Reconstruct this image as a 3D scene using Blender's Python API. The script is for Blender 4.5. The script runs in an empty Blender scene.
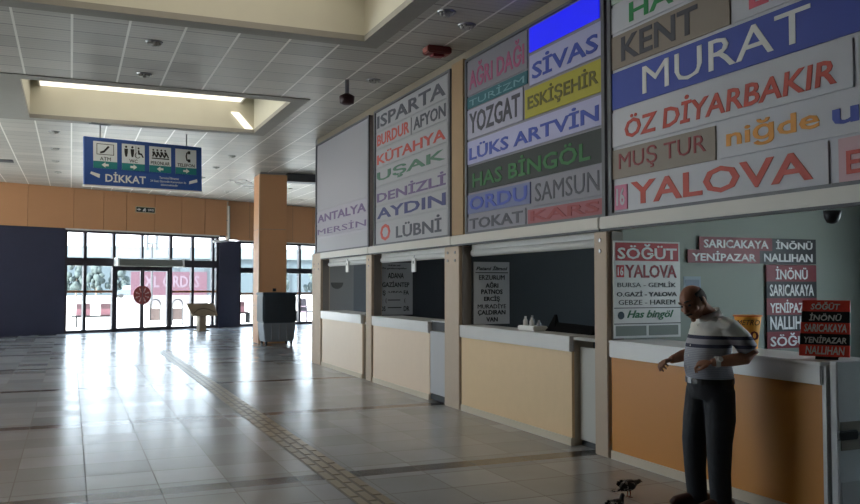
import bpy, bmesh, math, random
from mathutils import Vector, Matrix
random.seed(7)
S = bpy.context.scene
COL = S.collection
PI = math.pi

# ------------------------------------------------------------------ camera, sky, sun, exposure
cam_data = bpy.data.cameras.new('camera')
cam_data.sensor_width = 36.0
cam_data.lens = 850.0 / 860.0 * 36.0
cam_data.clip_end = 600
cam = bpy.data.objects.new('camera', cam_data)
COL.objects.link(cam)
cam.location = (0, 0, 1.55)
YAW = math.atan(359 / 850.0)
PITCH = math.atan(33 / 850.0)
cam.rotation_euler = (PI / 2 + PITCH, 0, -YAW)
S.camera = cam

world = bpy.data.worlds.new('sky')
S.world = world
world.use_nodes = True
wn, wl = world.node_tree.nodes, world.node_tree.links
wn.clear()
w_out = wn.new('ShaderNodeOutputWorld')
w_bg = wn.new('ShaderNodeBackground')
w_tc = wn.new('ShaderNodeTexCoord')
w_sep = wn.new('ShaderNodeSeparateXYZ')
w_ramp = wn.new('ShaderNodeValToRGB')
w_ramp.color_ramp.elements[0].position = 0.0
w_ramp.color_ramp.elements[0].color = (0.86, 0.93, 1.0, 1)
w_ramp.color_ramp.elements[1].position = 0.5
w_ramp.color_ramp.elements[1].color = (0.70, 0.83, 1.0, 1)
wl.new(w_tc.outputs['Generated'], w_sep.inputs[0])
wl.new(w_sep.outputs['Z'], w_ramp.inputs[0])
wl.new(w_ramp.outputs[0], w_bg.inputs[0])
w_bg.inputs[1].default_value = 1.7
wl.new(w_bg.outputs[0], w_out.inputs[0])

sun_data = bpy.data.lights.new('sun', 'SUN')
sun_data.energy = 11.0
sun_data.angle = 0.01
sun_data.color = (1.0, 0.95, 0.88)
sun = bpy.data.objects.new('sun', sun_data)
COL.objects.link(sun)
sun.rotation_euler = Vector((0.7, 0.35, -0.42)).to_track_quat('-Z', 'Y').to_euler()

S.cycles.caustics_reflective = False
S.cycles.caustics_refractive = False
S.cycles.sample_clamp_indirect = 6.0

S.view_settings.view_transform = 'Standard'
S.view_settings.look = 'None'
S.view_settings.gamma = 1.0
S.view_settings.use_curve_mapping = False
S.view_settings.exposure = 2.45

# ------------------------------------------------------------------ helpers
def lin(c):
    def f(v):
        v /= 255.0
        return v / 12.92 if v <= 0.04045 else ((v + 0.055) / 1.055) ** 2.4
    return (f(c[0]), f(c[1]), f(c[2]), 1.0)

MATS = {}
def mat(name, rgb, rough=0.5, spec=0.4, metal=0.0, emit=0.0, vary=0.0, scale=8.0):
    if name in MATS:
        return MATS[name]
    m = bpy.data.materials.new(name)
    m.use_nodes = True
    n, l = m.node_tree.nodes, m.node_tree.links
    b = n['Principled BSDF']
    c = lin(rgb)
    b.inputs['Base Color'].default_value = c
    b.inputs['Roughness'].default_value = rough
    b.inputs['Specular IOR Level'].default_value = spec
    b.inputs['Metallic'].default_value = metal
    if emit:
        b.inputs['Emission Color'].default_value = c
        b.inputs['Emission Strength'].default_value = emit
    if vary:
        tc = n.new('ShaderNodeTexCoord')
        nz = n.new('ShaderNodeTexNoise')
        nz.inputs['Scale'].default_value = scale
        nz.inputs['Detail'].default_value = 4
        mx = n.new('ShaderNodeMixRGB')
        mx.inputs[1].default_value = tuple(v * (1 - vary) for v in c[:3]) + (1,)
        mx.inputs[2].default_value = tuple(min(1, v * (1 + vary)) for v in c[:3]) + (1,)
        l.new(tc.outputs['Object'], nz.inputs[0])
        l.new(nz.outputs[0], mx.inputs[0])
        l.new(mx.outputs[0], b.inputs['Base Color'])
    MATS[name] = m
    return m

class NB:
    """small node builder"""
    def __init__(s, m):
        m.use_nodes = True
        s.n, s.l = m.node_tree.nodes, m.node_tree.links
        s.b = s.n['Principled BSDF']
        tc = s.n.new('ShaderNodeTexCoord')
        sp = s.n.new('ShaderNodeSeparateXYZ')
        s.co = tc.outputs['Object']
        s.l.new(s.co, sp.inputs[0])
        s.x, s.y, s.z = sp.outputs
    def put(s, sock, v):
        if hasattr(v, 'links'):
            s.l.new(v, sock)
        else:
            sock.default_value = v
    def m(s, op, a, b=0.0):
        k = s.n.new('ShaderNodeMath')
        k.operation = op
        s.put(k.inputs[0], a)
        s.put(k.inputs[1], b)
        return k.outputs[0]
    def cell(s, v, off, size):
        return s.m('DIVIDE', s.m('SUBTRACT', v, off), size)
    def line(s, v, off, size, frac):
        return s.m('LESS_THAN', s.m('FRACT', s.cell(v, off, size)), frac)
    def between(s, v, a, b):
        return s.m('MULTIPLY', s.m('GREATER_THAN', v, a), s.m('LESS_THAN', v, b))
    def mix(s, fac, a, b):
        k = s.n.new('ShaderNodeMixRGB')
        s.put(k.inputs[0], fac)
        s.put(k.inputs[1], a)
        s.put(k.inputs[2], b)
        return k.outputs[0]
    def noise(s, scale, detail=3):
        k = s.n.new('ShaderNodeTexNoise')
        k.inputs['Scale'].default_value = scale
        k.inputs['Detail'].default_value = detail
        s.l.new(s.co, k.inputs[0])
        return k.outputs[0]
    def white(s, a, b):
        c = s.n.new('ShaderNodeCombineXYZ')
        s.put(c.inputs[0], a)
        s.put(c.inputs[1], b)
        k = s.n.new('ShaderNodeTexWhiteNoise')
        k.noise_dimensions = '2D'
        s.l.new(c.outputs[0], k.inputs[0])
        return k.outputs[0]
    def bump(s, h, strength, dist=0.01):
        k = s.n.new('ShaderNodeBump')
        k.inputs['Strength'].default_value = strength
        k.inputs['Distance'].default_value = dist
        s.l.new(h, k.inputs['Height'])
        s.l.new(k.outputs[0], s.b.inputs['Normal'])

def glass(name, tint=(0.93, 0.97, 0.98), refl=0.08):
    m = bpy.data.materials.new(name)
    m.use_nodes = True
    n, l = m.node_tree.nodes, m.node_tree.links
    n.remove(n['Principled BSDF'])
    t = n.new('ShaderNodeBsdfTransparent')
    t.inputs[0].default_value = tint + (1,)
    g = n.new('ShaderNodeBsdfGlossy')
    g.inputs['Roughness'].default_value = 0.03
    x = n.new('ShaderNodeMixShader')
    x.inputs[0].default_value = refl
    l.new(t.outputs[0], x.inputs[1])
    l.new(g.outputs[0], x.inputs[2])
    l.new(x.outputs[0], n['Material Output'].inputs[0])
    return m

class MB:
    """collects shapes into one bmesh"""
    def __init__(s):
        s.bm = bmesh.new()
    def box(s, x0, x1, y0, y1, z0, z1):
        v = [s.bm.verts.new(p) for p in ((x0, y0, z0), (x1, y0, z0), (x1, y1, z0), (x0, y1, z0),
                                         (x0, y0, z1), (x1, y0, z1), (x1, y1, z1), (x0, y1, z1))]
        for f in ((0, 3, 2, 1), (4, 5, 6, 7), (0, 1, 5, 4), (1, 2, 6, 5), (2, 3, 7, 6), (3, 0, 4, 7)):
            s.bm.faces.new([v[i] for i in f])
        return s
    def hexa(s, pts):
        v = [s.bm.verts.new(p) for p in pts]
        for f in ((0, 3, 2, 1), (4, 5, 6, 7), (0, 1, 5, 4), (1, 2, 6, 5), (2, 3, 7, 6), (3, 0, 4, 7)):
            s.bm.faces.new([v[i] for i in f])
        return s
    def quad(s, *pts):
        s.bm.faces.new([s.bm.verts.new(p) for p in pts])
        return s
    def prism(s, poly, z0, z1):
        a = [s.bm.verts.new((p[0], p[1], z0)) for p in poly]
        b = [s.bm.verts.new((p[0], p[1], z1)) for p in poly]
        s.bm.faces.new(a[::-1])
        s.bm.faces.new(b)
        k = len(poly)
        for i in range(k):
            j = (i + 1) % k
            s.bm.faces.new((a[i], a[j], b[j], b[i]))
        return s
    def disc(s, cx, cy, r, z0, z1, a0=0, a1=2 * PI, seg=32):
        full = abs(a1 - a0 - 2 * PI) < 1e-6
        pts = [(cx + r * math.cos(a0 + (a1 - a0) * i / seg), cy + r * math.sin(a0 + (a1 - a0) * i / seg))
               for i in range(seg + (0 if full else 1))]
        return s.prism(pts, z0, z1)
    def tube(s, pts, radii, seg=10, flat=1.0):
        pts = [Vector(p) for p in pts]
        if not hasattr(radii, '__len__'):
            radii = [radii] * len(pts)
        rings = []
        ref = None
        for i, p in enumerate(pts):
            d = (pts[min(i + 1, len(pts) - 1)] - pts[max(i - 1, 0)]).normalized()
            if ref is None:
                ref = Vector((0, 0, 1)) if abs(d.z) < 0.9 else Vector((0, 1, 0))
            a = (ref - d * ref.dot(d)).normalized()
            ref = a
            b = d.cross(a)
            rings.append([s.bm.verts.new(p + (a * math.cos(2 * PI * k / seg) + b * flat * math.sin(2 * PI * k / seg)) * radii[i])
                          for k in range(seg)])
        return s.rings(rings)
    def rings(s, rings):
        seg = len(rings[0])
        for r0, r1 in zip(rings, rings[1:]):
            for k in range(seg):
                j = (k + 1) % seg
                s.bm.faces.new((r0[k], r0[j], r1[j], r1[k]))
        s.bm.faces.new(rings[0][::-1])
        s.bm.faces.new(rings[-1])
        return s
    def loft(s, levels, seg=24):
        """levels: (x, y, z, rx, ry) horizontal ellipses"""
        return s.rings([[s.bm.verts.new((x + rx * math.cos(2 * PI * k / seg), y + ry * math.sin(2 * PI * k / seg), z))
                         for k in range(seg)] for x, y, z, rx, ry in levels])
    def ball(s, c, r, seg=16, rot=None):
        r = r if hasattr(r, '__len__') else (r, r, r)
        M = Matrix.Translation(c) @ (rot or Matrix()) @ Matrix.Diagonal((*r, 1))
        bmesh.ops.create_uvsphere(s.bm, u_segments=seg, v_segments=max(6, seg * 2 // 3), radius=1.0, matrix=M)
        return s
    def build(s, name, m, parent=None, bevel=0.0, smooth=False, voxel=0.0, relax=0):
        bmesh.ops.recalc_face_normals(s.bm, faces=s.bm.faces)
        if bevel:
            bmesh.ops.bevel(s.bm, geom=[e for e in s.bm.edges if e.calc_face_angle(0) > 0.6], offset=bevel,
                            segments=2, affect='EDGES', clamp_overlap=True)
        me = bpy.data.meshes.new(name)
        s.bm.to_mesh(me)
        s.bm.free()
        o = bpy.data.objects.new(name, me)
        COL.objects.link(o)
        if voxel:
            r = o.modifiers.new('r', 'REMESH')
            r.mode = 'VOXEL'
            r.voxel_size = voxel
            if relax:
                k = o.modifiers.new('s', 'SMOOTH')
                k.iterations = relax
                k.factor = 0.5
            dg = bpy.context.evaluated_depsgraph_get()
            me2 = bpy.data.meshes.new_from_object(o.evaluated_get(dg))
            o.modifiers.clear()
            o.data = me2
            bpy.data.meshes.remove(me)
            me2.name = name
            me = me2
            smooth = True
        me.materials.clear()
        me.materials.append(m)
        if smooth:
            for p in me.polygons:
                p.use_smooth = True
        if parent:
            o.parent = parent
        return o

def box(name, m, parent, x0, x1, y0, y1, z0, z1, bevel=0.0):
    return MB().box(x0, x1, y0, y1, z0, z1).build(name, m, parent, bevel)

def tag(o, label, cat, group=None):
    o['label'] = label
    o['category'] = cat
    if group:
        o['group'] = group
    return o

def thing(name, label, cat, loc=(0, 0, 0), rot=(0, 0, 0), group=None):
    o = bpy.data.objects.new(name, None)
    COL.objects.link(o)
    o.location = loc
    o.rotation_euler = rot
    return tag(o, label, cat, group)

def struct(o):
    o['kind'] = 'structure'
    return o

def sroot(name, loc=(0, 0, 0), rot=(0, 0, 0)):
    o = bpy.data.objects.new(name, None)
    COL.objects.link(o)
    o.location = loc
    o.rotation_euler = rot
    return struct(o)

FACE_W = (PI / 2, 0, -PI / 2)      # local x = -y world, local y = up, local z = -x world (looks at the hall)
FACE_S = (PI / 2, 0, 0)            # local x = +x world, local y = up, local z = -y world (looks at the camera)

def lettering(s, x0, y0, x1, y1, z, m, parent, bold=0.02, shear=0.0, depth=0.004, name='lettering'):
    cu = bpy.data.curves.new('t', 'FONT')
    cu.body = s
    cu.offset = 0.0 if 'M' in s else min(bold, 0.02)
    cu.shear = shear
    cu.extrude = 0.5
    cu.resolution_u = 2
    t = bpy.data.objects.new('t', cu)
    COL.objects.link(t)
    dg = bpy.context.evaluated_depsgraph_get()
    me = bpy.data.meshes.new_from_object(t.evaluated_get(dg))
    bpy.data.objects.remove(t)
    bpy.data.curves.remove(cu)
    xs = [v.co.x for v in me.vertices]
    ys = [v.co.y for v in me.vertices]
    ax, bx, ay, by = min(xs), max(xs), min(ys), max(ys)
    for v in me.vertices:
        v.co = (x0 + (v.co.x - ax) / (bx - ax) * (x1 - x0), y0 + (v.co.y - ay) / (by - ay) * (y1 - y0), z + (depth if v.co.z > 0 else 0.0))
    for p in me.polygons:
        p.use_smooth = False
    me.name = name
    me.materials.clear()
    me.materials.append(m)
    o = bpy.data.objects.new(name, me)
    COL.objects.link(o)
    o.parent = parent
    return o

# ------------------------------------------------------------------ materials
def floor_material():
    m = bpy.data.materials.new('polished floor tiles')
    k = NB(m)
    gx = k.line(k.x, 0.128, 0.518, 0.016)
    gy = k.line(k.y, 6.98, 0.5, 0.03)
    grout = k.m('MAXIMUM', gx, gy)
    ix = k.m('FLOOR', k.cell(k.x, 0.128, 0.518))
    iy = k.m('FLOOR', k.cell(k.y, 6.98, 0.5))
    w = k.white(ix, iy)
    col = k.mix(w, lin((146, 149, 153)), lin((166, 169, 173)))
    col = k.mix(k.m('MULTIPLY', k.noise(2.2, 6), 0.5), col, lin((126, 125, 126)))
    lane = k.m('MULTIPLY', k.between(k.x, 1.164, 1.682), k.m('GREATER_THAN', w, 0.25))
    col = k.mix(k.m('MULTIPLY', lane, 0.45), col, lin((92, 90, 90)))
    band = k.m('LESS_THAN', k.m('FRACT', k.cell(k.y, 6.62, 3.52)), 0.062)
    col = k.mix(k.m('MULTIPLY', band, 0.95), col, lin((40, 39, 40)))
    col = k.mix(k.m('MULTIPLY', grout, 0.9), col, lin((52, 48, 46)))
    k.l.new(col, k.b.inputs['Base Color'])
    r = k.m('ADD', k.m('MULTIPLY', w, 0.05), 0.2)
    r = k.m('ADD', r, k.m('MULTIPLY', grout, 0.4))
    k.l.new(r, k.b.inputs['Roughness'])
    k.b.inputs['Specular IOR Level'].default_value = 0.5
    h = k.m('MULTIPLY', grout, -1.0)
    k.bump(h, 0.12, 0.01)
    return m

def ceiling_material():
    m = bpy.data.materials.new('metal ceiling planks')
    k = NB(m)
    seam = k.line(k.x, -0.045, 0.605, 0.045)
    plank = k.line(k.y, 0.1, 0.5, 0.05)
    fine = k.line(k.y, 0.0, 0.1, 0.14)
    w = k.white(k.m('FLOOR', k.cell(k.x, -0.045, 0.605)), k.m('FLOOR', k.cell(k.y, 0.1, 0.5)))
    col = k.mix(w, lin((166, 161, 152)), lin((188, 182, 172)))
    col = k.mix(k.m('MULTIPLY', fine, 0.35), col, lin((120, 116, 110)))
    col = k.mix(k.m('MULTIPLY', plank, 0.8), col, lin((90, 86, 82)))
    col = k.mix(seam, col, lin((236, 232, 224)))
    k.l.new(col, k.b.inputs['Base Color'])
    k.b.inputs['Roughness'].default_value = 0.45
    return m

def shirt_material():
    m = bpy.data.materials.new('striped polo cotton')
    k = NB(m)
    z = k.z
    grey = k.mix(k.line(z, 0.0, 0.012, 0.4), lin((176, 178, 188)), lin((150, 154, 168)))
    col = k.mix(k.m('GREATER_THAN', z, 1.165), grey, lin((226, 222, 216)))
    for a, b in ((1.178, 1.202), (1.118, 1.142)):
        col = k.mix(k.between(z, a, b), col, lin((62, 64, 86)))
    col = k.mix(k.between(z, 1.142, 1.178), col, lin((172, 170, 180)))
    k.l.new(col, k.b.inputs['Base Color'])
    k.b.inputs['Roughness'].default_value = 0.85
    k.bump(k.noise(14, 3), 0.35, 0.02)
    return m

def pigeon_material():
    m = bpy.data.materials.new('mottled pigeon feathers')
    k = NB(m)
    f = k.m('GREATER_THAN', k.noise(26, 2), 0.56)
    col = k.mix(f, lin((38, 37, 40)), lin((150, 146, 142)))
    col = k.mix(k.m('GREATER_THAN', k.x, 0.075), col, lin((34, 36, 40)))
    k.l.new(col, k.b.inputs['Base Color'])
    k.b.inputs['Roughness'].default_value = 0.6
    return m

FLOOR = floor_material()
CEIL = ceiling_material()
PLASTER = mat('beige plaster', (204, 200, 184), 0.8, 0.2, vary=0.06, scale=2)
BORDER = mat('grey ceiling border', (150, 146, 138), 0.7, 0.2, vary=0.05)
ORANGE_WALL = mat('orange wall laminate', (206, 152, 110), 0.5, 0.3, vary=0.05, scale=1.2)
NAVY_WALL = mat('dark navy cladding', (58, 60, 80), 0.5, 0.4, vary=0.15, scale=2)
GREY_WALL = mat('grey painted wall', (150, 148, 146), 0.8, 0.2, vary=0.05)
FRAME = mat('dark bronze window frame', (48, 42, 50), 0.4, 0.5)
RAIL = mat('brown push rail', (150, 92, 58), 0.5)
GLASS = glass('window glass')
POST = mat('cream post paint', (186, 166, 146), 0.55, vary=0.05)
WHITE_TOP = mat('white countertop', (214, 212, 210), 0.3, 0.5, vary=0.04, scale=5)
WHITE = mat('white enamel', (222, 220, 216), 0.4)
SHUTTER = mat('ivory shutter metal', (196, 190, 180), 0.4, 0.5, vary=0.03)
STEEL = mat('brushed steel', (150, 150, 152), 0.35, 0.5, metal=0.8)
BLACK = mat('black plastic', (22, 22, 24), 0.45)
MATT_BLACK = mat('matt black', (10, 10, 12), 0.9, 0.1)
DARK_GREY = mat('dark grey paint', (62, 62, 66), 0.5)
GREY = mat('grey paint', (128, 128, 132), 0.5)
RED = mat('red print', (176, 40, 44), 0.5)
DEEP_RED = mat('deep red print', (128, 22, 32), 0.5)
BLACK_PRINT = mat('black print', (24, 24, 28), 0.5)
WHITE_PRINT = mat('white print', (222, 222, 220), 0.5)
PALE_BOARD = mat('pale sign board', (196, 194, 200), 0.5, vary=0.04)
GREEN_PRINT = mat('green print', (20, 92, 54), 0.5)
BLUE_PRINT = mat('blue print', (64, 84, 176), 0.5)

# ------------------------------------------------------------------ room shell
WALL_X, WALL_Y, WALL_A = -0.15, 29.35, math.radians(23.0)
def on_wall(u, v=0.0):
    """point on the oblique window wall: u along it, v towards the hall"""
    return (WALL_X + u * math.cos(WALL_A) + v * math.sin(WALL_A), WALL_Y + u * math.sin(WALL_A) - v * math.cos(WALL_A))
LEFT_X, FRONT_Y, RIGHT_X = -9.0, -7.0, 11.0
u_left = (LEFT_X - WALL_X) / math.cos(WALL_A)
u_right = (RIGHT_X - WALL_X) / math.cos(WALL_A)

struct(MB().prism([(LEFT_X, FRONT_Y), (RIGHT_X, FRONT_Y), on_wall(u_right), on_wall(u_left)], -0.15, 0.0).build('floor', FLOOR))

# ceiling with two recesses; the far part rises slightly towards the window wall
xs = [LEFT_X, -1.4, -0.71, 3.22, 3.46, 4.55]
ys = [FRONT_Y, 5.75, 6.0, 9.66, 9.91, 13.08, 13.35, 16.4, 16.65]
cm, tm = MB(), MB()
HOLES = {(2, 2), (2, 6)}
for i in range(5):
    for j in range(8):
        if (i, j) in HOLES:
            continue
        edge = 1 <= i <= 3 and j in (1, 2, 3, 5, 6, 7)
        q = (tm if edge else cm)
        q.box(xs[i], xs[i + 1], ys[j], ys[j + 1], 4.5 - (0.012 if edge else 0), 4.56)
zb = 4.66
p_l, p_r = on_wall(u_left), on_wall(u_right)
a = [(LEFT_X, 16.65, 4.5), (RIGHT_X, 16.65, 4.5), (p_r[0], p_r[1], zb), (p_l[0], p_l[1], zb)]
cm.hexa(a + [(p[0], p[1], p[2] + 0.06) for p in a])
struct(cm.build('ceiling', CEIL))
struct(tm.build('trim_1', BORDER))
rm = MB()
for y0, y1 in ((6.0, 9.66), (13.35, 16.4)):
    z1 = 5.3
    rm.box(-0.75, -0.71, y0, y1, 4.56, z1)
    rm.box(3.22, 3.26, y0, y1, 4.56, z1)
    rm.box(-0.75, 3.26, y0 - 0.04, y0, 4.56, z1)
    rm.box(-0.75, 3.26, y1, y1 + 0.04, 4.56, z1)
    rm.box(-0.75, 3.26, y0 - 0.04, y1 + 0.04, z1, z1 + 0.04)
struct(rm.build('trim_2', PLASTER))
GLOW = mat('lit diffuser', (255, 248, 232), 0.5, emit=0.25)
for n, (y0, y1, lab) in enumerate(((13.5, 16.39, 'long lit diffuser panel inside the far ceiling recess'),
                                   (6.2, 9.4, 'lit diffuser panel inside the near ceiling recess'))):
    t = thing('ceiling_light', lab, 'light', (0, 0, 0))
    box('diffuser', GLOW, t, -0.55, 2.95, y0, y1, 5.07 if n == 0 else 5.2, 5.1 if n == 0 else 5.23)
    for x in (-0.58, 2.95):
        box('side_rail', WHITE, t, x, x + 0.03, y0, y1, 5.06 if n == 0 else 5.19, 5.3)
# glowing slanted slab imitating a sun patch on the far recess wall
t = thing('sun_patch', 'short slanted glowing strip imitating a sun patch at the right end of the ceiling recess', 'light', (0, 0, 0))
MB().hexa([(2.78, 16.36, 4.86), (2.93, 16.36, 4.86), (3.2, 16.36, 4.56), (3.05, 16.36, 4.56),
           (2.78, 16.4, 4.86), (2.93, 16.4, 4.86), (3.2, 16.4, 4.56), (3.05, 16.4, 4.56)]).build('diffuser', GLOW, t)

# outer walls
wl_ = MB()
FILL_WIN_L = (12.5, 26.0, 0.1, 3.7)  # unseen left glazing, added to bring daylight and a sun patch into the hall
wl_.box(LEFT_X - 0.2, LEFT_X, FRONT_Y, FILL_WIN_L[0], 0, 5.5).box(LEFT_X - 0.2, LEFT_X, FILL_WIN_L[1], 26.5, 0, 5.5)
wl_.box(LEFT_X - 0.2, LEFT_X, FILL_WIN_L[0], FILL_WIN_L[1], 0, FILL_WIN_L[2]).box(LEFT_X - 0.2, LEFT_X, FILL_WIN_L[0], FILL_WIN_L[1], FILL_WIN_L[3], 5.5)
struct(wl_.build('wall_left', GREY_WALL))
struct(box('wall_front', GREY_WALL, None, LEFT_X - 0.2, 7.8, FRONT_Y - 0.2, FRONT_Y, 0, 5.5))
struct(box('wall_right', GREY_WALL, None, RIGHT_X, RIGHT_X + 0.2, 16.65, 34.5, 0, 5.5))
struct(MB().prism([(LEFT_X - 0.2, FRONT_Y - 0.2), (7.8, FRONT_Y - 0.2), (7.8, 16.65), (RIGHT_X + 0.2, 16.65), on_wall(u_right + 0.2, -0.25), on_wall(u_left - 0.2, -0.25)], 5.5, 5.6).build('roof', GREY_WALL))
bpy.data.objects['roof'].name = 'trim_3'
# wall that carries the boards, above the booths
struct(box('wall_booths', mat('upper booth wall', (150, 138, 120), 0.7, vary=0.05), None, 4.56, 4.7, 2.6, 16.65, 2.175, 4.5))
struct(box('wall_end', GREY_WALL, None, 4.56, RIGHT_X, 16.65, 16.8, 0, 4.5))

w_ = sroot('window_8')
f = MB()
for k in range(8):
    y = FILL_WIN_L[0] + k * (FILL_WIN_L[1] - FILL_WIN_L[0] - 0.1) / 7
    f.box(LEFT_X - 0.14, LEFT_X - 0.06, y, y + 0.1, FILL_WIN_L[2], FILL_WIN_L[3])
f.box(LEFT_X - 0.14, LEFT_X - 0.06, FILL_WIN_L[0], FILL_WIN_L[1], 2.2, 2.3)
f.build('window_frame', FRAME, w_)
box('pane', GLASS, w_, LEFT_X - 0.105, LEFT_X - 0.095, FILL_WIN_L[0], FILL_WIN_L[1], FILL_WIN_L[2], FILL_WIN_L[3])

# window wall (local: x along it, y out of the building, z up)
wb = sroot('wall_back', (WALL_X, WALL_Y, 0), (0, 0, WALL_A))
seams = [u_left, -8.2, -7.2, -6.2, -5.2, -4.2, -3.2, -2.2, -1.2, 0.22, 1.21, 2.0, 3.02, 4.04, 4.96, 5.91, 6.9, 7.9, 8.9, 9.9, u_right]
for a0, a1 in zip(seams, seams[1:]):
    up = a0 > 5.9
    box('band_panel', ORANGE_WALL, wb, a0 + 0.008, a1 - 0.008, (0.05 if up else 0.0), 0.12, 3.36 if not up else 3.22, 4.7)
box('band_backing', DARK_GREY, wb, u_left, u_right, 0.06, 0.2, 3.3, 5.5)
box('navy_panel', NAVY_WALL, wb, u_left, -0.03, 0.0, 0.2, 0, 3.34)
box('navy_pier', NAVY_WALL, wb, 5.56, 6.42, -0.02, 0.2, 0, 3.18)
box('reveal', POST, wb, 5.86, 5.92, -0.03, 0.12, 3.2, 4.62)
box('white_head', WHITE, wb, -0.03, 5.56, -0.02, 0.15, 3.31, 3.36)
box('white_head', WHITE, wb, 6.42, 10.6, -0.0, 0.15, 3.17, 3.22)
box('end_pier', NAVY_WALL, wb, 10.45, u_right, 0.0, 0.2, 0, 3.22)

def glazing(name, u0, u1, cols, top, transom, rail, post_w=0.1):
    """one storefront unit: vertical bars at cols, a transom and a push rail, upper and lower panes"""
    r = sroot(name, (WALL_X, WALL_Y, 0), (0, 0, WALL_A))
    f = MB()
    for c in cols:
        f.box(c - post_w / 2, c + post_w / 2, 0.02, 0.14, 0, top)
    f.box(u0, u1, 0.015, 0.145, top - 0.07, top)
    f.box(u0, u1, 0.01, 0.15, transom[0], transom[1])
    f.box(u0, u1, 0.02, 0.14, 0, 0.1)
    f.build('window_frame', FRAME, r)
    if rail:
        box('push_rail', RAIL, r, u0, u1, 0.03, 0.08, rail - 0.04, rail + 0.03)
    for a_, b_ in zip(cols, cols[1:]):
        for z0, z1 in ((0.1, transom[0]), (transom[1], top - 0.07)):
            box('pane', GLASS, r, a_ + post_w / 2, b_ - post_w / 2, 0.07, 0.08, z0, z1)
    return r
glazing('window_1', -0.03, 1.6, [0.0, 0.63, 1.6], 3.31, (2.17, 2.42), 1.34)
glazing('window_2', 3.62, 5.56, [3.66, 4.51, 5.34, 5.52], 3.31, (2.17, 2.42), 1.32)
glazing('window_3', 6.42, 10.5, [6.46, 7.15, 8.3, 9.24, 10.1, 10.46], 3.17, (2.0, 2.2), 1.23)
# sliding entrance with its own upper lights
d = sroot('door_1', (WALL_X, WALL_Y, 0), (0, 0, WALL_A))
f = MB()
f.box(1.65, 3.6, 0.015, 0.145, 3.24, 3.31).box(1.65, 3.6, 0.0, 0.15, 2.1, 2.42)
f.box(2.57, 2.64, 0.02, 0.14, 2.42, 3.3).box(1.65, 3.6, 0.02, 0.14, -0.01, 0.03)
f.build('door_frame', FRAME, d)
for a_, b_ in ((1.65, 2.57), (2.64, 3.6)):
    box('pane', GLASS, d, a_, b_, 0.07, 0.08, 2.42, 3.24)
STICK = mat('faded red sticker', (150, 60, 58), 0.6)
for side, (a_, b_) in enumerate(((1.66, 2.61), (2.62, 3.6))):
    g = MB()
    g.box(a_, a_ + 0.06, 0.04, 0.1, 0.03, 2.1).box(b_ - 0.06, b_, 0.04, 0.1, 0.03, 2.1)
    g.box(a_, b_, 0.04, 0.1, 2.03, 2.1).box(a_, b_, 0.04, 0.1, 0.03, 0.12)
    lf = g.build('door_leaf', FRAME, d)
    box('pane', GLASS, lf, a_ + 0.06, b_ - 0.06, 0.065, 0.075, 0.12, 2.03)
    st = MB().disc(2.615, 1.21, 0.31, 0.0, 0.004, PI / 2 if side == 0 else -PI / 2, 3 * PI / 2 if side == 0 else PI / 2, 20).build('sticker', STICK, lf)
    st.rotation_euler = (PI / 2, 0, 0)
    st.location = (-0.012 if side == 0 else 0.012, 0.035, 0)
    ar = MB()
    for q in range(4):
        an = (PI / 2 + PI / 8 + q * PI / 4) if side == 0 else (-PI / 2 + PI / 8 + q * PI / 4)
        dx, dy = math.cos(an), math.sin(an)
        nx, ny = -dy, dx
        P = lambda r, t: (2.615 + dx * r + nx * t, 1.21 + dy * r + ny * t)
        ar.prism([P(0.09, 0.012), P(0.09, -0.012), P(0.19, -0.012), P(0.19, -0.04), P(0.27, 0), P(0.19, 0.04), P(0.19, 0.012)], 0.004, 0.007)
    am = ar.build('arrow_marks', mat('pale sticker print', (214, 170, 165), 0.6), lf)
    am.rotation_euler = st.rotation_euler
    am.location = st.location

# air curtain above the entrance
t = thing('air_curtain', 'long grey air curtain box above the glass entrance doors', 'air curtain', (*on_wall(0), 0), (0, 0, WALL_A))
MB().hexa([(1.63, -0.3, 2.2), (3.95, -0.3, 2.2), (3.95, 0.0, 2.17), (1.63, 0.0, 2.17),
           (1.63, -0.26, 2.42), (3.95, -0.26, 2.42), (3.95, 0.0, 2.46), (1.63, 0.0, 2.46)]).build('housing', mat('air curtain grey', (120, 122, 116), 0.5), t, 0.02)
box('outlet_grille', DARK_GREY, t, 1.7, 3.88, -0.27, -0.1, 2.185, 2.2)
box('end_cap', WHITE, t, 1.58, 1.63, -0.3, 0.0, 2.18, 2.45)
box('end_cap', WHITE, t, 3.95, 4.0, -0.3, 0.0, 2.18, 2.45)
# drain pipe at the jog of the wall
t = thing('drain_pipe', 'white pipe running down the orange wall and turning left', 'pipe', (*on_wall(0), 0), (0, 0, WALL_A))
MB().tube([(5.89, -0.1, 4.45), (5.89, -0.1, 3.3), (5.86, -0.12, 3.2), (5.75, -0.15, 3.16), (5.2, -0.2, 3.12)], 0.045, 12).build('pipe', WHITE, t, smooth=True)
MB().box(5.83, 5.95, -0.1, -0.03, 3.9, 3.94).box(5.83, 5.95, -0.1, -0.03, 3.4, 3.44).build('bracket', GREY, t)
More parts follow.
